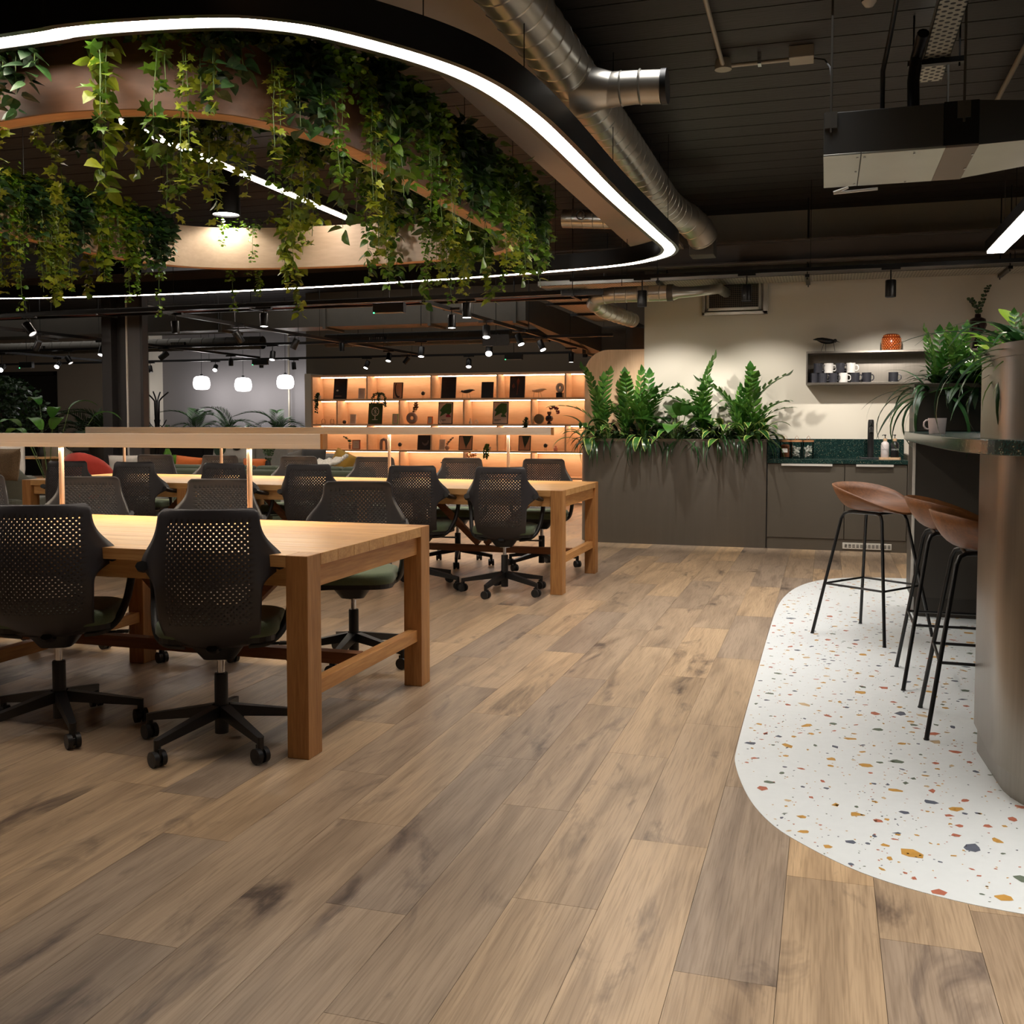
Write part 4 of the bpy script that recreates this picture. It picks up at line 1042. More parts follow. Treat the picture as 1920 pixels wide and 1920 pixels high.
# tap
p = at(1632, 855, 10.72)
t = thing('kitchen_tap', 'matt black column tap on the green worktop', 'tap', (p.x, 10.72, .892))
obj('base_plate', MB().box(-.10, .10, -.06, .06, 0, .012), M_BLACK, t, bevel=.004, local=True)
obj('column', MB().lathe([(.030, .012), (.030, .30), (.029, .36), (.026, .385), (.02, .39), (0, .39)], 20), M_BLACK, t, smooth=.6, local=True)
obj('spout', MB().tube([(0, 0, .30), (0, -.07, .305), (0, -.12, .29), (0, -.14, .26)], .017, 12), M_BLACK, t, smooth=.9, local=True)
obj('lever', MB().cyl((0, -.028, .33), (0, -.045, .35), .009, n=8), M_CHROME, t, smooth=.6, local=True)

def text_mesh(body, size, name, m, parent, loc, rot):
    cu = bpy.data.curves.new(name + '_outline', 'FONT'); cu.body = body; cu.size = size; cu.align_x = 'CENTER'; cu.extrude = .0004
    tmp = bpy.data.objects.new(name, cu); COL.objects.link(tmp)
    bpy.context.view_layer.update()
    me = bpy.data.meshes.new_from_object(tmp.evaluated_get(bpy.context.evaluated_depsgraph_get()))
    bpy.data.objects.remove(tmp)
    me.materials.clear(); me.materials.append(m)
    return link_mesh(name, me, parent, loc, rot)

# soap bottles on a wooden tray
tr = at(1668, 854, 10.62)
t = thing('soap_tray', 'small pale wooden tray under the two soap bottles', 'tray', (tr.x, 10.6, .892))
obj('tray_board', MB().prism(rrect(0, 0, .20, .10, .02), 0, .012).ring(rrect(0, 0, .20, .10, .02), rrect(0, 0, .188, .088, .016), .012, .020), M_MAPLE, t, local=True)
for dx, word, bm_, tm_, lab in ((-.045, 'HANDS', mat('white_bottle', (226, 216, 214), .4, var=0), mat('grey_print', (150, 146, 144), .6, var=0), 'white pump soap bottle lettered HANDS'), (.045, 'DISHES', mat('black_bottle', (28, 28, 30), .4, var=0), mat('white_print', (225, 225, 222), .6, var=0), 'black pump soap bottle lettered DISHES')):
    q = thing('soap_bottle', lab, 'bottle', (tr.x + dx, 10.6, .892 + .0125))
    obj('bottle_body', MB().lathe([(0, 0), (.036, 0), (.039, .004), (.039, .125), (.034, .148), (.018, .162), (.014, .168), (0, .168)], 24), bm_, q, smooth=.7, local=True)
    obj('collar', MB().lathe([(.017, .166), (.019, .17), (.019, .192), (0, .194)], 16), M_MAPLE, q, smooth=.6, local=True)
    obj('pump', MB().cyl((0, 0, .19), (0, 0, .222), .004, n=8).lathe([(0, .22), (.010, .22), (.012, .228), (0, .232)], 12).tube([(0, 0, .226), (-.02, -.012, .226), (-.028, -.016, .22)], .004, 6), M_BLACK, q, smooth=.8, local=True)
    text_mesh(word, .021, 'lettering', tm_, q, (0, -.0398, .078), (PI / 2, 0, 0))

# wall shelf with mugs
SX0, SX1, SZ0, SZ1, SY = -.205, 1.45, 1.635, 1.968, 10.66
t = thing('wall_shelf', 'open stainless steel wall shelf box holding the mugs', 'shelf', (.6, 10.8, SZ0))
obj('top_panel', MB().box(SX0, SX1, SY, 10.95, SZ1 - .02, SZ1), M_STEEL, t, bevel=.001)
obj('bottom_panel', MB().box(SX0, SX1, SY, 10.95, SZ0, SZ0 + .02), M_STEEL, t, bevel=.001)
obj('side_panel', MB().box(SX0, SX0 + .015, SY, 10.95, SZ0 + .02, SZ1 - .02), M_STEEL, t)
obj('side_panel', MB().box(SX1 - .015, SX1, SY, 10.95, SZ0 + .02, SZ1 - .02), M_STEEL, t)
obj('back_panel', MB().box(SX0 + .015, SX1 - .015, 10.94, 10.95, SZ0 + .02, SZ1 - .02), M_STEEL, t)
def mug_meshes(h, r, taper=.92):
    b = MB().lathe([(0, 0), (r * taper, 0), (r * .96, h * .1), (r, h), (r * .93, h), (r * .88, h * .12), (0, h * .08)], 22)
    hd = MB().tube([(r * .93, 0, h * .78), (r * 1.35, 0, h * .78), (r * 1.6, 0, h * .62), (r * 1.6, 0, h * .38), (r * 1.35, 0, h * .22), (r * .93, 0, h * .24)], r * .10, 7, flat=1.2)
    return b, hd
b_, h_ = mug_meshes(.098, .046)
MUGB = {k: (mesh_of(b_, 'cup', m, .7), mesh_of(h_, 'handle', m, .9)) for k, m in (('w', M_WHITE), ('n', M_NAVY))}
order_w = ['first', 'second', 'third', 'fourth', 'fifth', 'sixth']
def mug(px, z, kind, label, ang):
    p = at(px, 700, 10.78)
    t = thing('mug', label, 'mug', (p.x, 10.78, z), ang, 'mugs in the wall shelf')
    link_mesh('cup', MUGB[kind][0], t); link_mesh('handle', MUGB[kind][1], t)
for i, (px, k) in enumerate(((1525.5, 'n'), (1542.5, 'n'), (1562, 'n'), (1581, 'w'), (1603, 'n'), (1625, 'n'))):
    mug(px, SZ0 + .0205, k, '%s mug from the left in the bottom row of the shelf, %s' % (order_w[i], 'white' if k == 'w' else 'charcoal'), -.25 - .1 * (i % 3))
mug(1675, SZ0 + .0205, 'n', 'charcoal mug standing alone at the right of the shelf', -.2)
for i, (px, k) in enumerate(((1534, 'n'), (1553.5, 'w'), (1575, 'n'), (1595, 'w'))):
    mug(px, SZ0 + .1195, k, '%s mug from the left in the stacked upper row, %s' % (order_w[i], 'white' if k == 'w' else 'charcoal'), -.3 + .1 * (i % 2))

def bird(name, label, p, s, m, parts_m=None, flip=1, group=None):
    """small wading bird figure: tapering body with pointed tail, head with beak, thin wire legs"""
    t = thing(name, label, 'figurine', p, 0, group)
    body = [(-.13, .125), (-.09, .128), (-.045, .118), (0, .108), (.04, .104), (.075, .104)]
    r = [.002, .014, .028, .031, .026, .018]
    bd = MB().tube([(x * s * flip, 0, z * s) for x, z in body], [q * s for q in r], 12)
    bd.lathe([(0, -.02 * s), (.018 * s, -.008 * s), (.019 * s, .005 * s), (.012 * s, .017 * s), (0, .021 * s)], 10, (.085 * s * flip, 0, .108 * s))
    obj('body', bd, m, t, smooth=3, local=True)
    obj('beak', MB().cyl((.098 * s * flip, 0, .106 * s), (.135 * s * flip, 0, .09 * s), .005 * s, .001 * s, 6), m, t, smooth=3, local=True)
    lg = MB()
    for a, b in (((-.02, 0), (-.05, .02)), ((-.005, 0), (-.005, -.02)), ((.07, 0), (.085, .0))):
        lg.cyl((a[0] * s * flip, b[1] * s, .095 * s), (b[0] * s * flip, b[1] * s, 0), .0022 * s, n=5)
    obj('legs', lg, M_BLKMET, t, local=True)
    return t
p = at(1549, 658, 10.75); bird('bird_figurine', 'black wading bird figurine standing on the kitchen wall shelf', (p.x, 10.75, SZ1), 1.0, M_BLKMET)
p = at(1671, 656, 10.78)
t = thing('amber_jar', 'dimpled amber glass jar glowing orange on the kitchen shelf', 'jar', (p.x, 10.78, SZ1))
M_AMBER = mat('amber_glass', (150, 64, 28), .15, var=.12, scale=40, trans=.3)
obj('glass_body', MB().lathe([(0, 0), (.078, 0), (.09, .03), (.092, .08), (.088, .13), (.07, .158), (.05, .166), (0, .166)], 28), M_AMBER, t, smooth=.8, local=True)
dm_ = MB()
for j in range(9):
    z = .015 + j * .0165; rr_ = .0915 if .02 < z < .12 else .084 - max(0, z - .12) * .25
    for k in range(22):
        a = 2 * PI * (k + .5 * (j % 2)) / 22
        dm_.obox((rr_ * math.cos(a), rr_ * math.sin(a), z), (.006, .010, .008), (0, 0, a))
obj('glass_dimples', dm_, mat('amber_highlights', (226, 136, 72), .2, var=0), t, local=True)
p = at(1833, 620, 10.72)
t = thing('smoked_vase', 'dark smoked round vase with a dark eucalyptus sprig behind the bar plants', 'vase', (p.x, 10.72, SZ1))
M_SMOKE = mat('smoked_glass', (52, 34, 38), .08, var=0, trans=.4)
hz = p.z - SZ1
obj('vase_body', MB().lathe([(0, 0), (.05, 0), (.045, .05), (.02, .10), (.02, hz - .05), (.06, hz - .01), (.083, hz + .05), (.07, hz + .11), (.03, hz + .13), (.026, hz + .16)], 24), M_SMOKE, t, smooth=.9, local=True)
def sprig(name, parent, pts, leafsize, m, n, loc=False, pair=True, seed=1, kind='heart'):
    rr = random.Random(seed); st = MB(); fo = MB(); P = spline(pts, 5)
    st.tube(P, .0022, 5)
    for i in range(n):
        f = .25 + .75 * i / max(1, n - 1); q = P[min(len(P) - 1, int(f * (len(P) - 1)))]
        for sg in ((-1, 1) if pair else (1,)):
            a = rr.uniform(0, 6.28)
            add_leaf(fo, q, (rr.gauss(0, .5), -1, rr.gauss(0, .5)), (sg * 1.0 * math.cos(a * .2), .3 * math.sin(a), .4), leafsize * rr.uniform(.7, 1.1), kind)
    obj(name, fo, m, parent, local=True); obj('twig', st, M_TWIG, parent, local=True)
sprig('sprig', t, [(0, 0, hz + .14), (-.02, 0, hz + .22), (-.07, 0, hz + .30)], .035, M_DARKLEAF, 7, seed=2, kind='round')
sprig('sprig', t, [(0, 0, hz + .14), (.03, 0, hz + .26), (.09, 0, hz + .42)], .035, M_DARKLEAF, 10, seed=3, kind='round')

# ---------------------------------------------------------------- the bar
t = thing('bar_cabinet', 'tall dark taupe planter cabinet at the back of the bar', 'cabinet', (.95, 7.1, 0))
bx0, bx1, by0, by1 = .535, 2.9, 6.95, 7.35
obj('body', MB().box(bx0, bx1, by0 + .004, by1, .13, 1.28), M_CABD, t)
obj('front_panel', MB().box(bx0 + .012, bx1, by0 - .012, by0 + .004, .13, 1.15), M_CABD, t, bevel=.001)
obj('front_panel', MB().box(bx0 + .012, bx1, by0 - .012, by0 + .004, 1.2, 1.475), M_CABD, t, bevel=.001)
obj('planter_walls', MB().box(bx0, bx0 + .012, by0, by1, 1.28, 1.495).box(bx0, bx1, by0 + .004, by0 + .014, 1.28, 1.495).box(bx0, bx1, by1 - .012, by1, 1.28, 1.495), M_CAB, t)
obj('rim', MB().box(bx0 - .004, bx1, by0 - .014, by0 + .016, 1.475, 1.50).box(bx0 - .004, bx0 + .014, by0, by1, 1.475, 1.50), M_STEEL, t, bevel=.001)
obj('edge_trim', MB().box(bx0 - .004, bx0 + .012, by0 - .016, by0, .13, 1.475), M_ALU, t)
obj('plinth', MB().box(bx0 + .02, bx1, by0 + .03, by1, 0, .13), M_CABD, t)
obj('soil', MB().box(bx0 + .012, bx1, by0 + .014, by1 - .012, 1.40, 1.42), M_SOIL, t)

t = thing('bar_pillar', 'tall brushed stainless planter pillar with rounded corner at the near end of the bar', 'planter', (1.0, 3.9, 0))
def pill(x0, y0, y1, x1, r=.42, k=10):
    o = []
    cx, cy = x0 + r, y0 + r
    o.append((x0, y1))
    for i in range(k + 1):
        a = R(180 + 90 * i / k); o.append((cx + r * math.cos(a), cy + r * math.sin(a)))
    o += [(x1, y0), (x1, y1)]
    return o
P0 = pill(.556, 3.38, 4.18, 1.9, .40)
obj('stainless_body', MB().prism(P0, .10, 1.146), M_STEEL, t, smooth=.5)
PU = pill(.556, 3.38, 4.18, 1.9, .40)
PUi = offset2(PU, -.012)
obj('upper_body', MB().ring(PU, PUi, 1.196, 1.495), M_STEEL, t, smooth=.5)
obj('upper_core', MB().prism(PUi, 1.196, 1.36), M_CABD, t)
obj('rim', MB().ring(offset2(PU, .006), offset2(PU, -.02), 1.47, 1.515), M_STEEL, t, smooth=.5)
obj('soil', MB().prism(offset2(PU, -.014), 1.40, 1.43), M_SOIL, t)
obj('kick', MB().prism(offset2(P0, -.03), 0, .10), M_STEEL, t, smooth=.5)
sl = [(p.x, p.y) for p in spline([(.50, 7.20), (.44, 6.9), (.40, 6.3), (.37, 5.5), (.365, 4.8), (.38, 4.2), (.43, 3.75), (.52, 3.48), (.66, 3.32), (.85, 3.26)], 5)] + [(1.9, 3.26), (1.9, 6.93), (.56, 6.93)]
# counter top: curved slab running from the pillar to the cabinet
sl = [(p.x, p.y) for p in spline([(.475, 6.93), (.455, 6.5), (.445, 6.0), (.44, 5.2), (.44, 4.6), (.445, 4.15), (.465, 3.85), (.52, 3.58), (.62, 3.42), (.80, 3.35)], 5)] + [(1.9, 3.35), (1.9, 6.93)]
t = thing('bar_counter', 'dark green terrazzo bar counter with curved polished edge', 'counter', (1.1, 5.2, 1.145))
obj('slab', MB().prism(sl[::-1], 1.146, 1.196), M_GTERR, t, bevel=.003)
ed = [q for q in sl[:-2]]
t2 = MB().ring(offset2(ed, -.003, False), offset2(ed, .001, False), 1.149, 1.193, closed=False)
t = thing('bar_wall', 'dark panelled wall of the bar between the pillar and the tall cabinet', 'wall panel', (1.3, 5.6, 0))
obj('knee_wall', MB().box(1.25, 1.35, 4.31, 6.93, 0, 1.145), M_CABD, t)
p = at(1757, 809, 5.45)
t = thing('bar_mug', 'pale pink-grey square mug standing on the bar counter', 'mug', (p.x, 5.45, 1.196), PI + .15)
t.name = 'coffee_mug'
M_PINK = mat('pale_pink_glaze', (206, 190, 186), .35, var=.01)
obj('cup', MB().lathe([(0, 0), (.036, 0), (.038, .004), (.044, .078), (.041, .078), (.036, .008), (0, .006)], 28), M_PINK, t, smooth=.6, local=True)
obj('handle', MB().tube([(.038, 0, .066), (.052, 0, .068), (.062, 0, .058), (.064, 0, .042), (.058, 0, .028), (.046, 0, .022), (.036, 0, .024)], .0045, 8), M_PINK, t, smooth=.9, local=True)

# ---- bar stools
def bake(o):
    bpy.context.view_layer.update()
    me = bpy.data.meshes.new_from_object(o.evaluated_get(bpy.context.evaluated_depsgraph_get()))
    o.modifiers.clear(); me.name = o.data.name; o.data = me
def stool_proto():
    t = thing('bar_stool', '', 'stool')
    ns, nr = 40, 10; vs = []; fs = []
    for j in range(nr + 1):
        r = j / nr
        for i in range(ns):
            a = 2 * PI * i / ns; c, s = math.cos(a), math.sin(a)
            rr = r ** .72; x = .235 * rr * c; y = (.215 - .02 * c) * rr * s
            bk = max(0, -c)
            z = .745 + .036 * r ** 3 * abs(s) ** 2 + r ** 3.2 * (.150 * (.5 - .5 * c) ** 1.25) - .008 * max(0, c) * r ** 2
            if bk > 0: x *= 1 - .04 * bk * r
            vs.append((x, y, z))
    for j in range(nr):
        for i in range(ns): fs.append((j * ns + i, (j + 1) * ns + i, (j + 1) * ns + (i + 1) % ns, j * ns + (i + 1) % ns))
    o = obj('seat_shell', MB().add(vs, fs), M_WALNUT, t, smooth=3, local=True)
    so = o.modifiers.new('thickness', 'SOLIDIFY'); so.thickness = .010; so.offset = -1; bake(o)
    # crease where the low back meets the seat
    cr = MB(); P = []
    for k in range(9):
        v = -1 + k / 4; P.append((.02 - .015 * v * v, .17 * v, .7475 + .056 * abs(v) ** 2.4))
    F = .24; Hs = .745
    for sx in (-1, 1):
        for sy in (-1, 1):
            P = [(sx * .075, sy * .10, Hs - .018), (sx * .10, sy * .105, Hs - .02), (sx * .122, sy * .115, Hs - .03), (sx * .135, sy * .124, Hs - .06), (sx * F, sy * F, 0.004)]
            obj('leg', MB().tube(P, .0095, 8).cyl((sx * F, sy * F, 0), (sx * F, sy * F, .006), .011, n=8), M_BLKMET, t, smooth=.9, local=True)
    obj('seat_frame', MB().tube([(-.075, -.10, Hs - .018), (.075, -.10, Hs - .018)], .0095, 8).tube([(-.075, .10, Hs - .018), (.075, .10, Hs - .018)], .0095, 8).tube([(-.1, -.1, Hs - .018), (-.1, .1, Hs - .018)], .008, 8).tube([(.1, -.1, Hs - .018), (.1, .1, Hs - .018)], .008, 8), M_BLKMET, t, smooth=.9, local=True)
    q = .135 + (F - .135) * (1 - .30 / (Hs - .06)); q2 = .124 + (F - .124) * (1 - .30 / (Hs - .06))
    obj('foot_ring', MB().tube([(-q, -q2, .30), (q, -q2, .30)], .0065, 8).tube([(-q, q2, .30), (q, q2, .30)], .0065, 8).tube([(-q, -q2, .30), (-q, q2, .30)], .0065, 8).tube([(q, -q2, .30), (q, q2, .30)], .0065, 8), M_BLKMET, t, smooth=.9, local=True)
    return t
st0 = stool_proto()
SL = [((.272, 6.27), R(-36), 'brown veneer bar stool standing free in front of the cabinets'), ((.60, 5.24), 0, 'middle brown veneer bar stool tucked under the bar'), ((.642, 4.47), R(-2), 'nearest brown veneer bar stool half hidden by the pillar')]
for i, (xy, rz, lab) in enumerate(SL):
    o = st0 if i == 0 else copy_tree(st0)
    o.location = (*xy, 0.0022); o.rotation_euler = (0, 0, rz); o['label'] = lab; o['group'] = 'bar stools on the terrazzo'

# ---------------------------------------------------------------- desks
def desk(label, x0, x1, y0, y1, legs_x, nb):
    t = thing('shared_desk', label, 'table', ((x0 + x1) / 2, (y0 + y1) / 2, 0))
    # top of long boards
    LW = .09; HT = .76; TH = .045; n = 9; w = (y1 - y0 - .21) / 7
    cuts = [y0, y0 + .105] + [y0 + .105 + w * (i + 1) for i in range(7)] + [y1]
    for i in range(n):
        a, b = cuts[i], cuts[i + 1]
        xa, xb = x0, x1
        if i in (0, n - 1): xa, xb = x0 + LW, x1 - LW
        obj('top_board', MB().box(xa, xb, a + .0012, b - .0012, HT - TH, HT), M_OAK, t, bevel=.0015)
    for x in legs_x:
        top = HT if x in (legs_x[0], legs_x[-1]) else HT - TH - .001
        for ya, yb in ((y0, y0 + LW + .015), (y1 - LW - .015, y1)):
            inx = x in (legs_x[0], legs_x[-1])
            obj('leg', MB().box(x, x + LW, ya, yb, 0, top), M_OAKZ, t, bevel=.003)
        obj('end_rail', MB().box(x + .02, x + LW - .02, y0 + LW + .016, y1 - LW - .016, HT - TH - .085, HT - TH - .001), M_OAKY, t, bevel=.002)
        obj('end_stretcher', MB().box(x + .02, x + LW - .02, y0 + LW + .016, y1 - LW - .016, .215, .27), M_OAKY, t, bevel=.002)
    yc = (y0 + y1) / 2
    for ya in (y0 + .03, y1 - .055):
        obj('long_rail', MB().box(x0 + LW + .01, x1 - LW - .01, ya, ya + .025, HT - TH - .075, HT - TH - .001), M_OAK, t)
    obj('long_stretcher', MB().box(x0 + .08, x1 - .08, yc - .03, yc + .03, .217, .268), wood('oak_stretcher', (150, 96, 58), (104, 62, 34), 0, .5), t, bevel=.002)
    for i in range(len(legs_x) - 1):
        xm = (legs_x[i] + legs_x[i + 1]) / 2 + LW / 2
        for s in (-1, 1):
            obj('diagonal_brace', MB().beam((xm + s * .03, yc, .28), (xm + s * .40, yc, HT - TH - .09), .05, .045), wood('oak_stretcher', (0, 0, 0), (0, 0, 0)), t)
    return t
desk('long light oak shared desk nearest the camera', -6.45, -1.815, 3.305, 4.505, [-6.45, -5.03, -3.46, -1.905], 6)
desk('long light oak shared desk behind, reaching towards the bookcase', -6.63, -1.815, 7.07, 8.27, [-6.63, -5.07, -3.45, -1.905], 6)

def bar_lamp(label, x0, x1, y, poles, z0, z1, power):
    t = thing('desk_light_bar', label, 'desk lamp', ((x0 + x1) / 2, y, .7605))
    obj('light_bar', MB().box(x0, x1 - .012, y - .025, y + .025, z0 + .022, z1).box(x0, x1 - .012, y - .025, y - .021, z0, z0 + .022).box(x0, x1 - .012, y + .021, y + .025, z0, z0 + .022), M_ALU, t, bevel=.0015)
    obj('end_cap', MB().box(x1 - .012, x1, y - .026, y + .026, z0 - .001, z1 + .001), M_OAKZ, t)
    obj('light_diffuser', MB().box(x0 + .02, x1 - .03, y - .018, y + .018, z0 + .012, z0 + .018), glow('bar_led', (255, 226, 184), 10), t)
    for x in poles:
        obj('pole', MB().cyl((x, y, .7605), (x, y, z0 + .012), .0135, n=14), M_COPPER, t, smooth=.7)
        obj('pole_foot', MB().lathe([(0, 0), (.03, 0), (.03, .004), (.0, .004)], 18, (x, y, .7605)), M_COPPER, t, smooth=.6)
    lamp('bar_lamp_light', 'AREA', ((x0 + x1) / 2, y, z0 - .006), power, (1, .84, .62), ((x0 + x1) / 2, y - .0001, 0), abs(x1 - x0) - .1, .05)
    L_ = bpy.data.objects[-1] if False else None
bar_lamp('brushed metal light bar on copper poles along the nearest desk', -6.3, -2.345, 4.46, (-5.07, -3.917, -2.768), 1.122, 1.195, 30)
bar_lamp('brushed metal light bar on copper poles along the back desk', -6.823, -2.165, 8.12, (-6.399, -5.334, -3.645, -2.556), 1.15, 1.21, 30)

# ---------------------------------------------------------------- task chairs
def chair_proto():
    t = thing('task_chair', '', 'office chair')
    # perforated back shell: a sheet of narrow cells, the punched ones left out
    z0, z1 = .405, .935
    def half(z):   # half width without the shoulders
        f = (z - z0) / (z1 - z0)
        w = .168 + .024 * math.sin(min(1, f * 2.2) * PI / 2)
        if f > .6: w -= .012 * (f - .6) / .4
        if f < .12: w -= .05 * (1 - f / .12) ** 2
        if f > .955: w -= .022 * ((f - .955) / .045) ** 2
        return w
    def flare(z):
        return math.exp(-((z - .725) / (.085 if z > .725 else .045)) ** 2)
    def surf(u, z):
        f = (z - z0) / (z1 - z0); w = half(z); fl_ = flare(z); e = max(0, abs(u) - .84) / .16
        y = -.205 - .055 * f - .03 * math.sin(f * PI) + .035 * f * f
        if f < .30: y += .07 * (1 - f / .30) ** 2
        return (u * w + math.copysign(e * fl_ * .072, u), y + .05 * u * u + .10 * e ** 1.3 * fl_, z)
    us = [-1, -.9]; nC = 28; hu = .78 * 2 / nC
    per = []
    u = -.80
    xs = [-1, -.955, -.91, -.865, -.80]
    ishole_c = {}
    for c in range(nC):
        a = -.80 + c * (1.6 / nC); w_ = 1.6 / nC
        xs.append(a + w_ * .46); ishole_c[len(xs) - 1] = c
        xs.append(a + w_ * .98 if False else a + w_)
    xs += [.865, .91, .955, 1]
    nR = 34; zr0, zr1 = .505, .885
    zs = [z0, z0 + .012, z0 + .03, z0 + .055, .485]
    zs.append(zr0); ishole_r = {}
    for r in range(nR):
        a = zr0 + r * (zr1 - zr0) / nR; w_ = (zr1 - zr0) / nR
        zs.append(a + w_ * .56); ishole_r[len(zs) - 1] = r
        zs.append(a + w_)
    zs += [.905, .918, .928, z1]
    nx = len(xs); vs = [surf(u_, z_) for z_ in zs for u_ in xs]; fs = []
    for j in range(len(zs) - 1):
        for i in range(nx - 1):
            # a hole fills the cell that starts at the marked line
            ci = ishole_c.get(i); rj = ishole_r.get(j)
            if ci is not None and rj is not None and (ci + rj) % 2 == 0: continue
            fs.append((j * nx + i, j * nx + i + 1, (j + 1) * nx + i + 1, (j + 1) * nx + i))
    sh = MB().add(vs, fs)
    o = obj('backrest', sh, M_CHAIR, t, smooth=.8, local=True)
    so = o.modifiers.new('thickness', 'SOLIDIFY'); so.thickness = .006; so.offset = 0; bake(o)
    # arm loops growing out of the shoulders
    for s in (-1, 1):
        P = spline([(s * .250, -.155, .722), (s * .262, -.10, .706), (s * .272, -.03, .694), (s * .276, .04, .680), (s * .274, .085, .64), (s * .268, .08, .58), (s * .258, .04, .51), (s * .235, -.02, .445), (s * .19, -.06, .41), (s * .12, -.06, .40)], 4)
        n_ = len(P); rr_ = [.024 - .008 * min(1, i / 12) for i in range(n_)]
        obj('armrest', MB().tube(P, rr_, 8, flat=.8), M_CHAIR if False else M_BLACK, t, smooth=.9, local=True)
    # seat
    out = rrect(0, 0, .46, .44, .11, 6)
    se = MB(); rings = [(.97, .443), (1.0, .453), (1.0, .480), (.975, .494), (.90, .501), (.5, .503)]
    n = len(out); vs = []
    for k, z in rings: vs += [(x * k, y * k * .93 + .05, z) for x, y in out]
    vs.append((0, .03, .503)); fs = [tuple(range(n - 1, -1, -1))]
    for j in range(len(rings) - 1):
        for i in range(n): fs.append((j * n + i, j * n + (i + 1) % n, (j + 1) * n + (i + 1) % n, (j + 1) * n + i))
    for i in range(n): fs.append(((len(rings) - 1) * n + i, (len(rings) - 1) * n + (i + 1) % n, len(vs) - 1))
    obj('seat_cushion', se.add(vs, fs), M_GREENSEAT, t, smooth=.8, local=True)
    obj('seat_pan', MB().prism([(x * .96, y * .88 + .055) for x, y in out], .42, .444), M_BLACK, t, local=True)
    obj('tilt_mechanism', MB().add([(x * .5, y * .55, .421) for x, y in out] + [(x * .26, y * .30 - .0, .345) for x, y in out], [tuple(range(2 * n - 1, n - 1, -1))[::1]] + [(i, n + i, n + (i + 1) % n, (i + 1) % n) for i in range(n)]), M_BLACK, t, smooth=.6, local=True)
    obj('back_bracket', MB().tube([(0, -.08, .39), (0, -.14, .395), (0, -.16, .41)], .022, 8, flat=.6), M_BLACK, t, smooth=.9, local=True)
    obj('lever', MB().tube([(.08, .02, .39), (.20, .03, .385), (.25, .03, .387)], .006, 6, flat=1).box(.22, .27, .015, .045, .381, .391), M_BLACK, t, smooth=.9, local=True)
    obj('gas_column', MB().lathe([(.045, .337), (.045, .346), (.014, .346), (.014, .26)][::-1], 18), M_CHROME, t, smooth=.5, local=True)
    obj('column_sleeve', MB().lathe([(0, .045), (.026, .045), (.026, .275), (.024, .28), (.014, .281)], 18), M_BLACK, t, smooth=.5, local=True)
    wheel = MB().cyl((-.0245, 0, .03), (-.006, 0, .03), .029, n=18).cyl((.006, 0, .03), (.0245, 0, .03), .029, n=18).cyl((-.006, 0, .03), (.006, 0, .03), .018, n=10).box(-.006, .006, -.012, .02, .03, .068)
    wme = mesh_of(wheel, 'caster', M_BLACK, .6)
    lg = MB().beam((.028, 0, .135), (.315, 0, .088), .042, .045, w1=.026, h1=.026).cyl((.312, 0, .06), (.312, 0, .10), .013, n=10)
    lme = mesh_of(lg, 'base_leg', M_BLACK, .6)
    for k in range(5):
        a = 2 * PI * k / 5 + .3
        L_ = link_mesh('base_leg', lme, t, (0, 0, 0), (0, 0, a))
        link_mesh('caster', wme, L_, (.312, 0, 0.001), (0, 0, k * 1.9 + .4))
    return t
ch0 = chair_proto()
near_names = ['leftmost', 'second from the left', 'third from the left', 'third from the right', 'second from the right', 'rightmost']
CHS = []
g1 = 'task chairs on the near side of the front desk'; g2 = 'task chairs on the far side of the front desk'; g3 = 'task chairs on the near side of the back desk'; g4 = 'task chairs on the far side of the back desk'
CHS += [((-2.985, 3.36), R(26), .25, 'black perforated task chair at the left picture edge, seen from behind', g1), ((-2.235, 3.38), R(22), .62, 'black perforated task chair by the corner leg of the front desk, seen from behind', g1)]
for (x, y, r), nm in zip(((-4.93, 4.75, 188), (-4.08, 4.75, 196), (-3.2, 4.74, 194), (-2.345, 4.76, 198)), ('leftmost grey', 'second from the left grey', 'third from the left grey', 'rightmost grey')):
    CHS.append(((x, y), R(r), .1 * r, nm + ' task chair facing the camera across the front desk', g2))
for (x, y, r), nm in zip(((-6.02, 7.08, 6), (-5.36, 7.08, 5), (-4.52, 7.08, 3), (-3.79, 7.09, 5), (-2.93, 7.09, 4), (-2.25, 7.06, 8)), near_names):
    CHS.append(((x, y), R(r), .37 * r + x, nm + ' black task chair on the near side of the back desk', g3))
for (x, y, r), nm in zip(((-6.33, 8.36, 190), (-5.60, 8.36, 188), (-4.75, 8.36, 186), (-3.95, 8.36, 190), (-3.10, 8.36, 188), (-2.33, 8.36, 190)), near_names):
    CHS.append(((x, y), R(r), .2 * r, nm + ' grey task chair facing the camera across the back desk', g4))
for i, ((x, y), rz, sp, lab, g) in enumerate(CHS):
    o = ch0 if i == 0 else copy_tree(ch0)
    o.location = (x, y, 0); o.rotation_euler = (0, 0, rz); o['label'] = lab; o['group'] = g
    for c in o.children:
        if c.name.startswith('base_leg'): c.rotation_euler.z += sp - rz
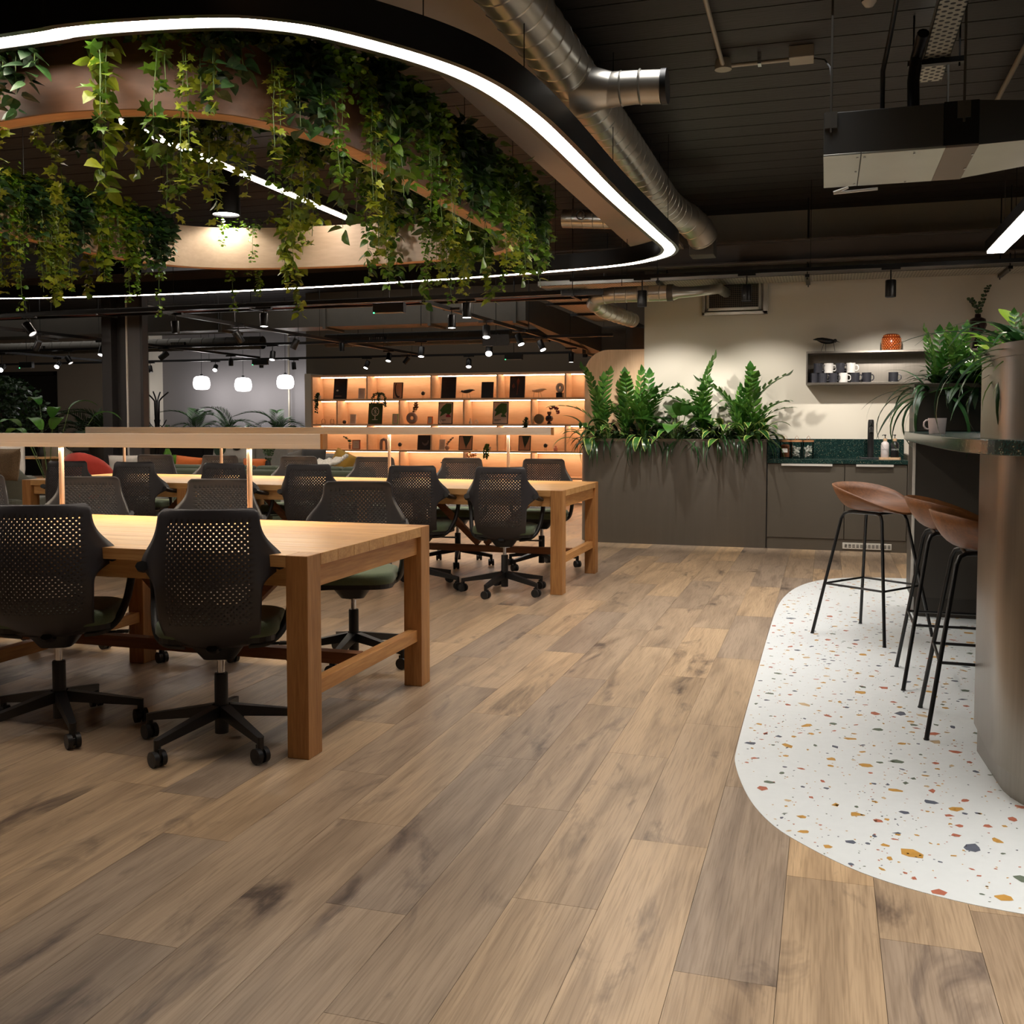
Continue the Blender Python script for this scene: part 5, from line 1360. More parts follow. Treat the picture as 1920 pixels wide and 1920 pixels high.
# ---------------------------------------------------------------- bookcase
BY = 15.0
def bx(px): return at(px, 700, BY).x
BX0, BX1 = bx(586), -2.2
RZ = [.03, .41, .815, 1.232, 1.64, 2.035]
t = thing('bookcase', 'long lit wooden bookcase with warm light strips under its shelves', 'bookcase', ((BX0 + BX1) / 2, BY + .19, 0))
for z in RZ: obj('shelf', MB().box(BX0, BX1, BY, BY + .37, z - .03, z), M_SHELF, t)
obj('back_panel', MB().box(BX0, BX1, BY + .37, BY + .40, 0, 2.035), M_SHELF, t)
M_STRIP = glow('warm_shelf_strip', (255, 222, 184), 22)
rowA = [bx(q) for q in (687.5, 808, 932, 1060)]; rowB = [bx(q) for q in (631, 748, 869, 996)]
for i in range(5):
    xs = rowA if i % 2 == 0 else rowB
    for x in xs: obj('divider', MB().box(x - .012, x + .012, BY + .005, BY + .37, RZ[i] , RZ[i + 1] - .03), M_SHELF, t)
    ed = [BX0] + xs + [BX1]
    for a, b in zip(ed, ed[1:]):
        obj('light_strip', MB().box(a + .03, b - .03, BY + .235, BY + .255, RZ[i + 1] - .042, RZ[i + 1] - .031), M_STRIP, t)
obj('side_panel', MB().box(BX0 - .03, BX0, BY, BY + .40, 0, 2.035), M_SHELF, t)
o = obj('bookcase_pier', MB().box(bx(571), BX0 - .032, BY, BY + .42, 0, 2.06), M_CREAM); o.name = 'trim_1'; tag(o, 'pale pier closing the left end of the bookcase', None, None, 'structure')
SH = {1: RZ[4], 2: RZ[3], 3: RZ[2], 4: RZ[1]}    # rows counted from the top
PXM = 15.55 / CF     # metres per pixel there
M_DARKART = mat('dark_print', (26, 22, 24), .5, var=.15, scale=6); M_PALEART = mat('pale_print', (206, 190, 176), .6, var=.03)
M_GREENART = mat('green_print', (62, 84, 44), .6, var=.05); M_WHITEART = mat('white_ink', (220, 214, 200), .6, var=0)
M_LEAFART = mat('leaf_print', (52, 96, 44), .6, var=.3, scale=14); M_TANART = mat('tan_print', (186, 140, 108), .6, var=.05); M_REDART = mat('crimson_print', (150, 40, 66), .6, var=.1)
def framed(px0, px1, ytop, row, label, art, frame=None, name='picture_frame', lean=.14, y=15.14):
    """flat framed print leaning on its shelf"""
    z = SH[row]; c = (px0 + px1) / 2; x = at(c, 700, y).x; w = (px1 - px0) * PXM
    base = CH - 0; ybot = None
    h = at(c, ytop, y).z - z
    t = thing(name, label, 'picture', (x, y, z + .0005), 0)
    h /= math.cos(lean)
    fm_ = frame or M_DARKFRAME; holder = []
    def put(nm, mb, m):
        o = obj(nm, mb, m, t, local=True); o.rotation_euler = (-lean, 0, 0); return o
    put('frame', MB().box(-w / 2, w / 2, 0, .018, 0, h), fm_)
    b = .012; X0, X1, Z0, Z1 = -w / 2 + b, w / 2 - b, b, h - b
    def P(nm, pts, m, k): put(nm, MB().add([(x_ * (w / 2 - b), -.0012 * k, Z0 + z_ * (Z1 - Z0)) for x_, z_ in pts], [tuple(range(len(pts)))]), m)
    R_ = lambda a, b_, c_, d: [(a, b_), (c_, b_), (c_, d), (a, d)]
    bg = {'dark': M_DARKART, 'crescent': M_TANART, 'tree': M_GREENART, 'leaves': M_PALEART, 'moon': M_DARKART, 'leafbig': M_TANART, 'white': M_PALEART, 'darklines': M_DARKART, 'darkfig': M_DARKART}[art]
    P('print', R_(-1, 0, 1, 1), bg, 1)
    if art in ('crescent', 'moon'):
        A = [(.15 + .95 * math.cos(R(a)), .62 + .62 * math.sin(R(a))) for a in range(110, 291, 15)]; B = [(.30 + .95 * math.cos(R(a)) * .9, .68 + .56 * math.sin(R(a))) for a in range(290, 109, -15)]
        pts = [(max(-.95, min(.95, x_)), max(.02, min(.98, z_))) for x_, z_ in A + B]
        if art == 'moon': pts = [(.25 + .6 * math.cos(R(a)), .6 + .34 * math.sin(R(a))) for a in range(200, 371, 15)] + [(.2 + .5 * math.cos(R(a)), .68 + .26 * math.sin(R(a))) for a in range(360, 199, -15)]
        P('print_shape', pts, M_DARKART if art == 'crescent' else mat('moon_grey', (96, 84, 80), .7, var=.2), 2)
    if art == 'tree':
        P('print_shape', [(.62 * math.cos(R(a)), .60 + .24 * math.sin(R(a))) for a in range(0, 360, 24)], M_WHITEART, 2)
        P('print_shape', [(.50 * math.cos(R(a)), .60 + .19 * math.sin(R(a))) for a in range(0, 360, 24)], M_GREENART, 3)
        for q in range(4): P('print_shape', [(.48 * math.cos(R(45 * q)) - .03, .60 + .18 * math.sin(R(45 * q))), (.48 * math.cos(R(45 * q)) + .05, .60 + .18 * math.sin(R(45 * q)) + .01), (-.48 * math.cos(R(45 * q)) + .03, .60 - .18 * math.sin(R(45 * q))), (-.48 * math.cos(R(45 * q)) - .05, .60 - .18 * math.sin(R(45 * q)) - .01)], M_WHITEART, 4)
        P('print_shape', R_(-.08, .2, .08, .40), M_WHITEART, 4); P('print_shape', R_(-.45, .17, .45, .2), M_WHITEART, 4)
    if art == 'leaves':
        P('print_shape', [(-.9, .62), (-.4, .85), (.1, .97), (.9, .95), (.92, .55), (.5, .38), (.1, .5), (-.3, .42), (-.85, .32), (-.6, .55)], M_LEAFART, 2)
        P('print_shape', [(.05, .34), (.3, .46), (.7, .40), (.9, .30), (.2, .30)], M_REDART if px0 < 850 else M_LEAFART, 3)
        P('print_lines', R_(-.85, .15, .1, .18), M_DARKART, 2); P('print_lines', R_(-.85, .10, -.2, .12), M_DARKART, 2)
    if art == 'leafbig': P('print_shape', [(-.5, 1), (-.2, .5), (.05, .2), (.1, .02), (.2, .25), (.6, .6), (.95, 1)], mat('dark_leaf_print', (34, 52, 38), .6, var=.2), 2)
    if art == 'dark' : P('print_lines', R_(-.8, .12, .3, .135), M_TANART, 2); P('print_shape', [(-.45 + .2 * math.cos(R(a)), .42 + .05 * math.sin(R(a))) for a in range(0, 360, 40)], M_WHITEART, 2)  # thin line and small white oval in the dark print
    if art == 'darkfig':
        P('print_shape', [(-.1, .8), (.15, .95), (.35, .8), (.15, .55), (.05, .1), (-.05, .1), (.02, .5)], mat('rust_print', (112, 62, 46), .7, var=.3), 2)
        P('print_shape', [(-.8, .55), (-.5, .7), (-.3, .5), (-.6, .42)], mat('rust_print', (0, 0, 0)), 2)
    if art == 'darklines':
        for q in range(5): P('print_lines', R_(-.7, .2 + .15 * q, .7, .205 + .15 * q), mat('faint_lines', (48, 40, 40), .6, var=0), 2)
    if art == 'white':
        for q in range(4): P('print_lines', R_(-.6, .25 + .15 * q, .6 - .2 * (q % 2), .28 + .15 * q), mat('faint_grey_lines', (150, 140, 134), .6, var=0), 2)
    return t
WHF = mat('white_card', (232, 224, 214), .6, var=0)
framed(622, 651, 710, 1, 'tall black poster with a white oval, leftmost on the top shelf', 'dark')
framed(670, 684, 728, 1, 'small white card beside the tall black poster on the top shelf', 'white', WHF)
framed(735, 755, 717, 1, 'framed print of a black crescent on the top shelf', 'crescent')
framed(825, 855, 706, 1, 'large dark canvas with faint lines on the top shelf', 'darklines')
framed(901, 925, 716, 1, 'dark framed print with thin inner line on the top shelf', 'darklines')
framed(954, 984, 705, 1, 'dark poster with rust coloured figure shape on the top shelf', 'darkfig')
framed(687, 717, 756, 2, 'green framed poster with a pale globe tree shape on the second shelf', 'tree')
framed(819, 849, 754, 2, 'framed botanical poster with crimson touch on the second shelf', 'leaves')
framed(922, 953, 753, 2, 'framed botanical poster with pale caption band on the second shelf', 'leaves')
framed(654, 667, 777, 2, 'small pale card standing left of the green poster', 'white', WHF)
M_MINT = mat('mint_card', (150, 186, 140), .6, var=.03); M_ORANGEC = mat('orange_card', (226, 112, 34), .55, var=.04)
t = framed(734, 746, 776, 2, 'small mint green card beside the ring vase', 'white', M_MINT)
t = framed(800, 811, 781, 2, 'small orange card on the second shelf', 'white', M_ORANGEC)
for n_ in ('mint', 'orange'): pass
framed(780, 807, 816, 3, 'framed dark print of a moon on the third shelf', 'moon')
framed(858, 886, 817, 3, 'framed print of one big dark leaf on the third shelf', 'leafbig')
framed(971, 995, 817, 3, 'framed print of dark foliage on pale ground on the third shelf', 'leafbig')
framed(822, 834, 824, 3, 'small white lettered card left of the round vase on the third shelf', 'white', WHF)
t = framed(658, 675, 825, 3, 'terracotta red square canvas on the third shelf', 'white', mat('terracotta_card', (160, 74, 56), .6, var=.04), lean=.05)

def spot_on(px, row, y=15.12): p = at(px, 700, y); return Vector((p.x, y, SH[row] + .0005))
def bookbird(px, row, label, m, s=.7, flip=1): bird('bird_figurine', label, spot_on(px, row), s, m, flip=flip, group='bird figurines in the bookcase')
bookbird(876, 1, 'dark long-beaked bird figurine on the top bookcase shelf', M_BLKMET, 1.0, -1)
bookbird(1010, 1, 'pale wooden bird figurine on the top bookcase shelf', M_MAPLE, 1.0, -1)
def puff(px, row, label):
    t = thing('bird_figurine', label, 'figurine', spot_on(px, row), 0, 'round bird figurines in the bookcase')
    obj('body', MB().lathe([(0, .05), (.022, .056), (.032, .075), (.028, .10), (.012, .115), (0, .118)], 14), M_BLKMET, t, smooth=3, local=True)
    obj('legs', MB().cyl((-.012, 0, 0), (-.012, 0, .06), .002, n=5).cyl((.012, 0, 0), (.012, 0, .06), .002, n=5), M_BLKMET, t, local=True)
    obj('beak', MB().cyl((.028, 0, .095), (.05, 0, .088), .005, .001, 6), M_BLKMET, t, local=True)
puff(793, 1, 'small round black bird figurine on the top shelf'); puff(749, 3, 'small round black bird figurine left of the moon print'); puff(1023, 3, 'small round black bird figurine at the right of the third shelf')

def lathed(name, label, cat, px, row, prof, m, y=15.12, group=None):
    t = thing(name, label, cat, spot_on(px, row, y), 0, group)
    obj('body', MB().lathe(prof, 20), m, t, smooth=.9, local=True); return t
M_CLAY = mat('pink_clay', (178, 140, 118), .7, var=.05); M_STONE = mat('white_stone', (216, 200, 184), .5, var=.04)
for px, lab in ((590, 'leftmost small glass dome'), (606, 'middle small glass dome'), (622, 'rightmost small glass dome')):
    t = lathed('glass_dome', lab + ' on the second bookcase shelf', 'glass dome', px, 2, [(.032, .01), (.034, .05), (.022, .078), (0, .085)], M_GLASS, group='small glass domes')
    obj('base', MB().lathe([(0, 0), (.036, 0), (.036, .01), (0, .01)], 16), M_CLAY, t, local=True)
t = thing('stone_ball', 'small dark round ornament right of the glass domes', 'ornament', spot_on(645, 2)); obj('body', MB().lathe([(0, 0), (.025, .008), (.033, .032), (.025, .056), (0, .064)], 16), M_BLKMET, t, smooth=3, local=True)
# ring vase with dried sprig
def torus(R1, r1, m, t, zc, sx=1, name='body', flat=1.0, n=24):
    obj(name, MB().tube([(R1 * sx * math.cos(2 * PI * k / n), 0, zc + R1 * math.sin(2 * PI * k / n)) for k in range(n)], r1, 12, closed=True, flat=flat), m, t, smooth=3, local=True)
t = thing('ring_vase', 'grey ring-shaped vase with dried leaves on the second shelf', 'vase', spot_on(772, 2))
torus(.062, .034, mat('rough_grey_clay', (160, 134, 124), .8, var=.06), t, .096)
sprig('sprig', t, [(.03, 0, .17), (.06, 0, .24), (.07, -.01, .32)], .05, mat('dried_leaves', (120, 82, 44), .7, var=.15), 5, seed=8)
t = thing('stone_sculpture', 'white twisted loop sculpture on a black block on the top shelf', 'sculpture', spot_on(1050, 1))
obj('block', MB().box(-.05, .05, -.05, .05, 0, .075), M_BLKMET, t, bevel=.003, local=True)
torus(.05, .028, M_STONE, t, .15, .8)
for px, row, lab in ((806 + 19.5, 2, 'small white loop ornament in front of the crimson botanical poster'), (893, 2, 'small pale loop ornament on the second shelf'), ):
    t = thing('loop_ornament', lab, 'ornament', spot_on(px, row, 15.06)); torus(.024, .008, M_STONE, t, .034); obj('tip', MB().cyl((0, 0, .06), (0, 0, .085), .006, .002, 8), M_STONE, t, local=True)
t = lathed('small_vase', 'small pale bottle vase left of the loop ornament', 'vase', 882, 2, [(0, 0), (.022, 0), (.026, .03), (.012, .055), (.010, .085), (.013, .09)], M_STONE)
t = thing('disc_ornament', 'round grey-green disc ornament on the second shelf', 'ornament', spot_on(1011, 2)); obj('body', MB().cyl((0, -.02, .078), (0, .02, .078), .078, n=28), mat('sage_stone', (128, 116, 88), .6, var=.06), t, smooth=.6, local=True)
t = thing('hourglass_vase', 'dark glass hourglass vase with a crimson leaf sprig', 'vase', spot_on(1030, 2, 15.09))
obj('body', MB().lathe([(0, 0), (.036, 0), (.034, .02), (.016, .034), (.05, .05), (.062, .085), (.05, .12), (.016, .138), (.03, .15), (.034, .19)], 22), M_SMOKE, t, smooth=.9, local=True)
sprig('sprig', t, [(.01, 0, .18), (.05, 0, .26), (.10, 0, .24), (.14, 0, .16)], .045, mat('crimson_leaves', (120, 24, 44), .6, var=.15), 7, seed=5)
t = thing('arch_ornament', 'grey arch ornament behind the light bar pole on the third shelf', 'ornament', spot_on(719, 3)); obj('body', MB().tube([(-.05, 0, 0), (-.05, 0, .10), (-.035, 0, .15), (0, 0, .17), (.035, 0, .15), (.05, 0, .10), (.05, 0, 0)], .026, 10), mat('rough_grey_clay', (0, 0, 0)), t, smooth=.9, local=True)
t = thing('round_vase', 'round clay vase with a dark twig on the third shelf', 'vase', spot_on(838, 3, 15.08)); obj('body', MB().lathe([(0, 0), (.02, .003), (.038, .035), (.03, .065), (.01, .075), (.01, .085)], 18), M_CLAY, t, smooth=.9, local=True)
sprig('sprig', t, [(0, 0, .08), (.03, 0, .13), (.09, 0, .19)], .028, M_TWIG, 6, seed=9)
t = thing('red_pot_plant', 'dark berry sprig rising left of the terracotta canvas', 'plant', spot_on(655, 3, 15.2)); obj('pot', MB().lathe([(0, 0), (.02, 0), (.022, .07), (0, .07)], 12), M_CLAY, t, local=True)
sprig('sprig', t, [(0, 0, .06), (-.02, 0, .14), (-.10, 0, .20)], .035, M_DARKLEAF, 6, seed=4)
t = lathed('candle_jar', 'small pink and white jar at the right of the third shelf', 'jar', 1042, 3, [(0, 0), (.032, 0), (.034, .045), (.02, .055), (.016, .08), (0, .084)], mat('pink_glass', (214, 150, 136), .3, var=.02))
t = lathed('pebble_stack', 'small stacked pebble ornament near the light bar pole', 'ornament', 956, 3, [(0, 0), (.02, .005), (.022, .02), (.012, .032), (.018, .045), (.012, .062), (.006, .075), (0, .09)], M_CLAY)
def hang_plant(px, row, label, drop, spread, m, pot=True, seed=1):
    t = thing('shelf_plant', label, 'plant', spot_on(px, row, 15.05), 0, None)
    rr = random.Random(seed); fo = MB(); st = MB()
    if pot: obj('pot', MB().lathe([(0, 0), (.03, 0), (.038, .06), (.034, .06), (0, .055)], 16), M_STONE, t, smooth=.6, local=True)
    for _ in range(7):
        L_ = drop * rr.uniform(.4, 1); x0 = rr.uniform(-spread, spread)
        P = [(0, 0, .06), (x0 * .5, -.04, .09), (x0, -.09, .03), (x0 * 1.05, -.095, -L_ * .5), (x0 * 1.05, -.095, -L_)]
        Q = spline(P, 5); st.tube(Q, .0015, 4)
        for q in Q[2:]:
            for _k in range(2): add_leaf(fo, q, (rr.gauss(0, 1), -1, rr.gauss(0, 1)), (rr.gauss(0, 1), -.2, rr.gauss(0, .6)), .022 * rr.uniform(.7, 1.2), 'round')
    o = obj('foliage', fo, m, t, local=True); o['kind'] = 'stuff'; obj('stems', st, M_STEM, t, local=True)
hang_plant(598, 1, 'small trailing plant at the left end of the top shelf', .24, .03, M_DARKLEAF, seed=1)
hang_plant(712, 1, 'wide trailing dark plant hanging over the green poster', .14, .14, M_DARKLEAF, seed=2)
hang_plant(988, 2, 'small dark hanging plant in a pot on the second shelf', .10, .03, M_DARKLEAF, seed=3)
hang_plant(916, 3, 'green trailing plant in a round pot on the third shelf', .16, .05, M_VINE, seed=4)
t = thing('dried_flowers', 'ochre dried flowers on the fourth shelf above a grey chair', 'plant', spot_on(884, 4, 15.12)); obj('vase', MB().lathe([(0, 0), (.03, 0), (.034, .10), (.02, .15), (.02, .18)], 16), M_STONE, t, smooth=.8, local=True)
for k_ in range(4): sprig('sprig', t, [(0, 0, .16), (-.03 + .03 * k_, 0, .26), (-.08 + .05 * k_, 0, .34 + .02 * k_)], .03, mat('ochre_leaves', (168, 112, 40), .7, var=.1), 6, seed=20 + k_)
t = thing('dark_sprig', 'dark berry sprig in a low vase on the fourth shelf', 'plant', spot_on(838, 4, 15.12)); obj('vase', MB().lathe([(0, 0), (.03, 0), (.034, .06), (.012, .09), (.012, .12)], 16), M_BLKMET, t, smooth=.8, local=True)
sprig('sprig', t, [(0, 0, .10), (-.03, 0, .16), (-.09, 0, .20)], .035, M_DARKLEAF, 4, seed=31)
framed(671, 680, 858, 4, 'small framed photo card on the fourth shelf beside the white throw', 'white')

# ---------------------------------------------------------------- lounge furniture
def fabric(n, c): return mat(n, c, .85, var=.05, scale=30, bump=.25, bscale=160, sheen=.3)
F_GREY = fabric('light_grey_fabric', (168, 164, 156)); F_TAUPE = fabric('taupe_fabric', (112, 104, 94)); F_GREEN = fabric('sofa_green_fabric', (66, 76, 58)); F_RED = fabric('brick_red_fabric', (176, 48, 30))
F_ORANGE = fabric('orange_fabric', (206, 104, 36)); F_MUSTARD = fabric('mustard_fabric', (178, 136, 44)); F_WHITE = fabric('white_wool', (222, 216, 206)); F_CHAR = fabric('charcoal_fabric', (62, 60, 58)); F_BEIGE = fabric('beige_fabric', (150, 140, 124))
def rbox(x0, x1, y0, y1, z0, z1): return MB().box(x0, x1, y0, y1, z0, z1)
def sofa(label, x, y, w, d, hback, rz, m, n=2, arms=True, hseat=.43, name='sofa', cat='sofa'):
    t = thing(name, label, cat, (x, y, 0), rz)
    def P(nm, b, bev=.04, mm=None):
        o = obj(nm, b, mm or m, t, local=True)
        bv = o.modifiers.new('soft_edge', 'BEVEL'); bv.width = bev; bv.segments = 3
        return o
    aw = .16 if arms else 0
    P('base', rbox(-w / 2, w / 2, -d / 2, d / 2, .14, .28), .02)
    for i in range(n):
        a = -w / 2 + aw + i * (w - 2 * aw) / n; b = a + (w - 2 * aw) / n
        P('seat_cushion', rbox(a + .004, b - .004, -d / 2, d / 2 - .16, .28, hseat))
        P('back_cushion', rbox(a + .004, b - .004, d / 2 - .26, d / 2 - .10, hseat, hback))
    P('back_frame', rbox(-w / 2, w / 2, d / 2 - .10, d / 2, .2, hback - .04), .03)
    if arms:
        for s in (-1, 1): P('arm', rbox(min(s * w / 2, s * (w / 2 - aw)), max(s * w / 2, s * (w / 2 - aw)), -d / 2, d / 2 - .1, .2, .64), .05)
    for sx in (-1, 1):
        for sy in (-1, 1): obj('leg', MB().cyl((sx * (w / 2 - .08), sy * (d / 2 - .08), 0), (sx * (w / 2 - .08), sy * (d / 2 - .08), .14), .015, .02, 8), M_BLKMET, t, local=True)
    return t
def cushion(label, px, py, Y, w, h, m, rz=0, tilt=-.25, name='cushion', roll=0):
    p = at(px, py, Y)
    t = thing(name, label, 'cushion', p, rz)
    n = 12; vs = []; fs = []
    for s in (1, -1):
        for j in range(n + 1):
            for i in range(n + 1):
                u = i / n * 2 - 1; v = j / n * 2 - 1
                e = max(0, (1 - u ** 4) * (1 - v ** 4)) ** .45
                vs.append((u * w / 2 * (1 - .07 * (1 - v * v)), s * .07 * e, v * h / 2 * (1 - .07 * (1 - u * u)) + h / 2))
    N = (n + 1) ** 2
    for s in (0, 1):
        for j in range(n):
            for i in range(n):
                q = (s * N + j * (n + 1) + i, s * N + j * (n + 1) + i + 1, s * N + (j + 1) * (n + 1) + i + 1, s * N + (j + 1) * (n + 1) + i)
                fs.append(q[::-1] if s == 0 else q)
    o = obj('cover', MB().add(vs, fs), m, t, smooth=3, local=True); o.rotation_euler = (tilt, roll, 0)
    obj('seam_piping', MB().tube([(w / 2 * .93 * a, 0, h / 2 + h / 2 * .93 * b) for a, b in ((-1.03, -1.03), (0, -1), (1.03, -1.03), (1, 0), (1.03, 1.03), (0, 1), (-1.03, 1.03), (-1, 0))], .005, 5, closed=True), m, t, local=True).rotation_euler = (tilt, roll, 0)
    return t
# long green bench sofas, their backs towards the desks
def X(px, Y, py=870): return at(px, py, Y).x
GB = 9.95
for xa, xb, lab in ((X(466, GB), X(598, GB), 'green upholstered sofa back left of the vase'), (X(601, GB), X(690, GB), 'green upholstered sofa back beneath the white throw'), (X(216, GB), X(463, GB), 'long low green sofa behind the middle of the back desk')):
    sofa(lab, (xa + xb) / 2, GB + .40, xb - xa - .02, .8, .765, PI, F_GREEN, 3, False, .40)
cushion('orange cushion on the green sofa right of the white one', 354, 886, 10.35, .36, .19, F_ORANGE, .2, -.1, roll=.1)
cushion('orange cushion on the green sofa next to the vase with twigs', 480, 884, 10.35, .38, .15, F_ORANGE, -.1, -.1)
cushion('fluffy white cushion behind the left half of the back desk', 233, 890, 10.4, .40, .24, F_WHITE, .1, .1)
p = at(503, 880, 10.28)
t = thing('twig_vase', 'black vase with leafy twigs between the sofas', 'vase', (p.x, p.y, p.z - .06)); 
obj('vase_body', MB().lathe([(0, 0), (.04, 0), (.045, .08), (.032, .14), (.03, .16)], 18), M_BLKMET, t, smooth=.8, local=True)
for k_ in range(4): sprig('sprig', t, [(0, 0, .12), (-.03 + .025 * k_, 0, .22), (-.07 + .05 * k_, 0, .32)], .03, M_DARKLEAF, 7, seed=40 + k_)
t2 = thing('console_table', 'narrow dark console behind the green sofas', 'table', (p.x, 10.28, 0))
obj('top', MB().box(p.x - .12, p.x + .12, 10.18, 10.38, p.z - .085, p.z - .061), M_BLKMET, t2, bevel=.002); obj('leg', MB().cyl((p.x, 10.28, 0), (p.x, 10.28, p.z - .085), .02, n=10), M_BLKMET, t2)
# light grey sofas beyond
YS = 12.6
xa, xb = X(381, YS), X(548, YS)
sofa('light grey sofa with rounded arm in the middle of the lounge', (xa + xb) / 2, YS, xb - xa, .9, .93, 0, F_GREY, 2)
t = cushion('white cushion with large dark and tan dots on the light grey sofa', 432, 868, 12.45, .62, .42, F_WHITE, 0, -.2)
for (u, w_, c_, rx, rz_) in ((-.14, .20, (62, 84, 66), .10, .12), (.02, .34, (150, 92, 56), .055, .05), (.13, .22, (42, 44, 42), .075, .055)):
    o = obj('printed_dot', MB().add([(u + rx * math.cos(R(a)), -.082, w_ + rz_ * math.sin(R(a))) for a in range(0, 360, 24)], [tuple(range(15))]), mat('dot_%d' % c_[0], c_, .85, var=0), t, local=True); o.rotation_euler = (-.2, 0, 0)
xa, xb = X(562, 11.9), X(655, 11.9)
sofa('light grey lounge sofa with mustard cushion in front of the bookcase', (xa + xb) / 2 + .0, 11.95, xb - xa, .85, .84, 0, F_GREY, 1)
cushion('mustard yellow cushion on the light grey lounge sofa', 636, 880, 11.6, .36, .24, F_MUSTARD, -.3, -.3, roll=.35)
cushion('taupe cushion leaning beside the dark cushion', 566, 878, 11.75, .34, .26, F_TAUPE, .2, -.3, roll=-.3)
cushion('charcoal cushion leaning on the lounge sofa', 586, 878, 11.7, .34, .26, F_CHAR, .1, -.25)
# chunky throw
p0 = at(616, 884, 10.6); t = thing('knitted_throw', 'chunky white knitted throw over the green sofa', 'throw blanket', (p0.x, 10.35, .70))
tm = MB()
for j in range(7):
    tm.tube([(i * .024 - .06, -.20 + .05 * j, .04 + .012 * math.sin(i * 1.4 + j) + .06 * (i / 16) ** 2 + .012 * j) for i in range(17)], [.020 + .006 * math.sin(i * 2.2 + j) for i in range(17)], 8)
obj('knitted_cable', tm, F_WHITE, t, smooth=3, local=True)['kind'] = 'stuff'
# armchairs at the left
def armchair(label, px, py_top, Y, w, m, rz, high=0, inner=None, name='armchair'):
    p = at(px, py_top, Y); H_ = p.z
    t = thing(name, label, 'armchair', (p.x, Y, 0), rz)
    n = 14; vs = []; 
    rows = [(.38, .86), (.50, .95), (.66, 1.0), (.66 + (H_ - .66) * .6, .98), (H_, .86)]
    for k, (off) in enumerate((0, -.05)):
        for z, s in rows:
            for i in range(n + 1):
                a = R(-15 + 210 * i / n)
                zz = z if z < .6 else .60 + (z - .60) * (.25 + .75 * max(0, math.sin(a)) ** .8)
                rr = (w / 2 + off) * s
                vs.append((rr * math.cos(a), rr * math.sin(a) * .95 + (z - .4) * .12, zz))
    m_ = n + 1; K = len(rows); fs = []
    for k in range(2):
        for j in range(K - 1):
            for i in range(n):
                b = k * K * m_; q = (b + j * m_ + i, b + j * m_ + i + 1, b + (j + 1) * m_ + i + 1, b + (j + 1) * m_ + i)
                fs.append(q if k == 0 else q[::-1])
    for i in range(n): fs.append(((K - 1) * m_ + i, (K - 1) * m_ + i + 1, (2 * K - 1) * m_ + i + 1, (2 * K - 1) * m_ + i))
    obj('shell_back', MB().add(vs, fs), m, t, smooth=3, local=True)
    o = obj('seat_cushion', MB().prism(rrect(0, -.04, w * .84, w * .80, .12), .32, .44), inner or m, t, local=True)
    bv = o.modifiers.new('soft_edge', 'BEVEL'); bv.width = .03; bv.segments = 3
    for a in (45, 135, 225, 315): obj('leg', MB().cyl((.30 * w * math.cos(R(a)), .30 * w * math.sin(R(a)), .33), (.42 * w * math.cos(R(a)), .42 * w * math.sin(R(a)), 0), .016, .011, 8), M_OAKZ, t, local=True)
    return t
armchair('brick red armchair behind the left end of the back desk', 176, 847, 9.75, .66, F_RED, R(188), inner=F_GREEN)
armchair('taupe high-backed armchair left of the red armchair', 142, 826, 11.2, .80, F_BEIGE, R(160), inner=F_TAUPE)
armchair('grey-green armchair at the far left edge', 14, 848, 8.9, .78, fabric('grey_green_fabric', (84, 86, 76)), R(175))
cushion('brown fur cushion at the far left edge', 8, 902, 8.4, .34, .34, mat('fur_brown', (118, 96, 70), .95, var=.35, scale=120, bump=1, bscale=200), 0, -.15)
cushion('white cushion leaning behind the fur cushion at the left edge', 20, 896, 9.35, .50, .40, F_WHITE, -.2, -.1, roll=-.15)
p = at(78, 856, 10.6)
t = thing('side_table', 'round wooden side table at the left of the lounge', 'table', (p.x, 10.6, 0))
obj('top', MB().lathe([(0, p.z - .02), (.36, p.z - .02), (.36, p.z), (0, p.z)], 36, (p.x, 10.6, 0)), M_OAK, t, smooth=.5)
obj('lower_top', MB().lathe([(0, p.z - .28), (.30, p.z - .28), (.30, p.z - .26), (0, p.z - .26)], 36, (p.x, 10.6, 0)), M_OAK, t, smooth=.5)
for a in (90, 210, 330): obj('leg', MB().cyl((p.x + .2 * math.cos(R(a)), 10.6 + .2 * math.sin(R(a)), p.z - .02), (p.x + .28 * math.cos(R(a)), 10.6 + .28 * math.sin(R(a)), 0), .014, n=8), M_BLKMET, t)
t = thing('dried_flower_vase', 'dark vase with dried flowers on the round side table', 'vase', (p.x, 10.6, p.z)); obj('vase_body', MB().lathe([(0, 0), (.05, 0), (.055, .05), (.04, .10), (.04, .13)], 18), M_BLKMET, t, smooth=.8, local=True)
for k_ in range(3): sprig('sprig', t, [(0, 0, .1), (-.02 + .02 * k_, 0, .16), (-.05 + .05 * k_, 0, .21)], .02, mat('ochre_leaves', (0, 0, 0)), 5, seed=50 + k_)
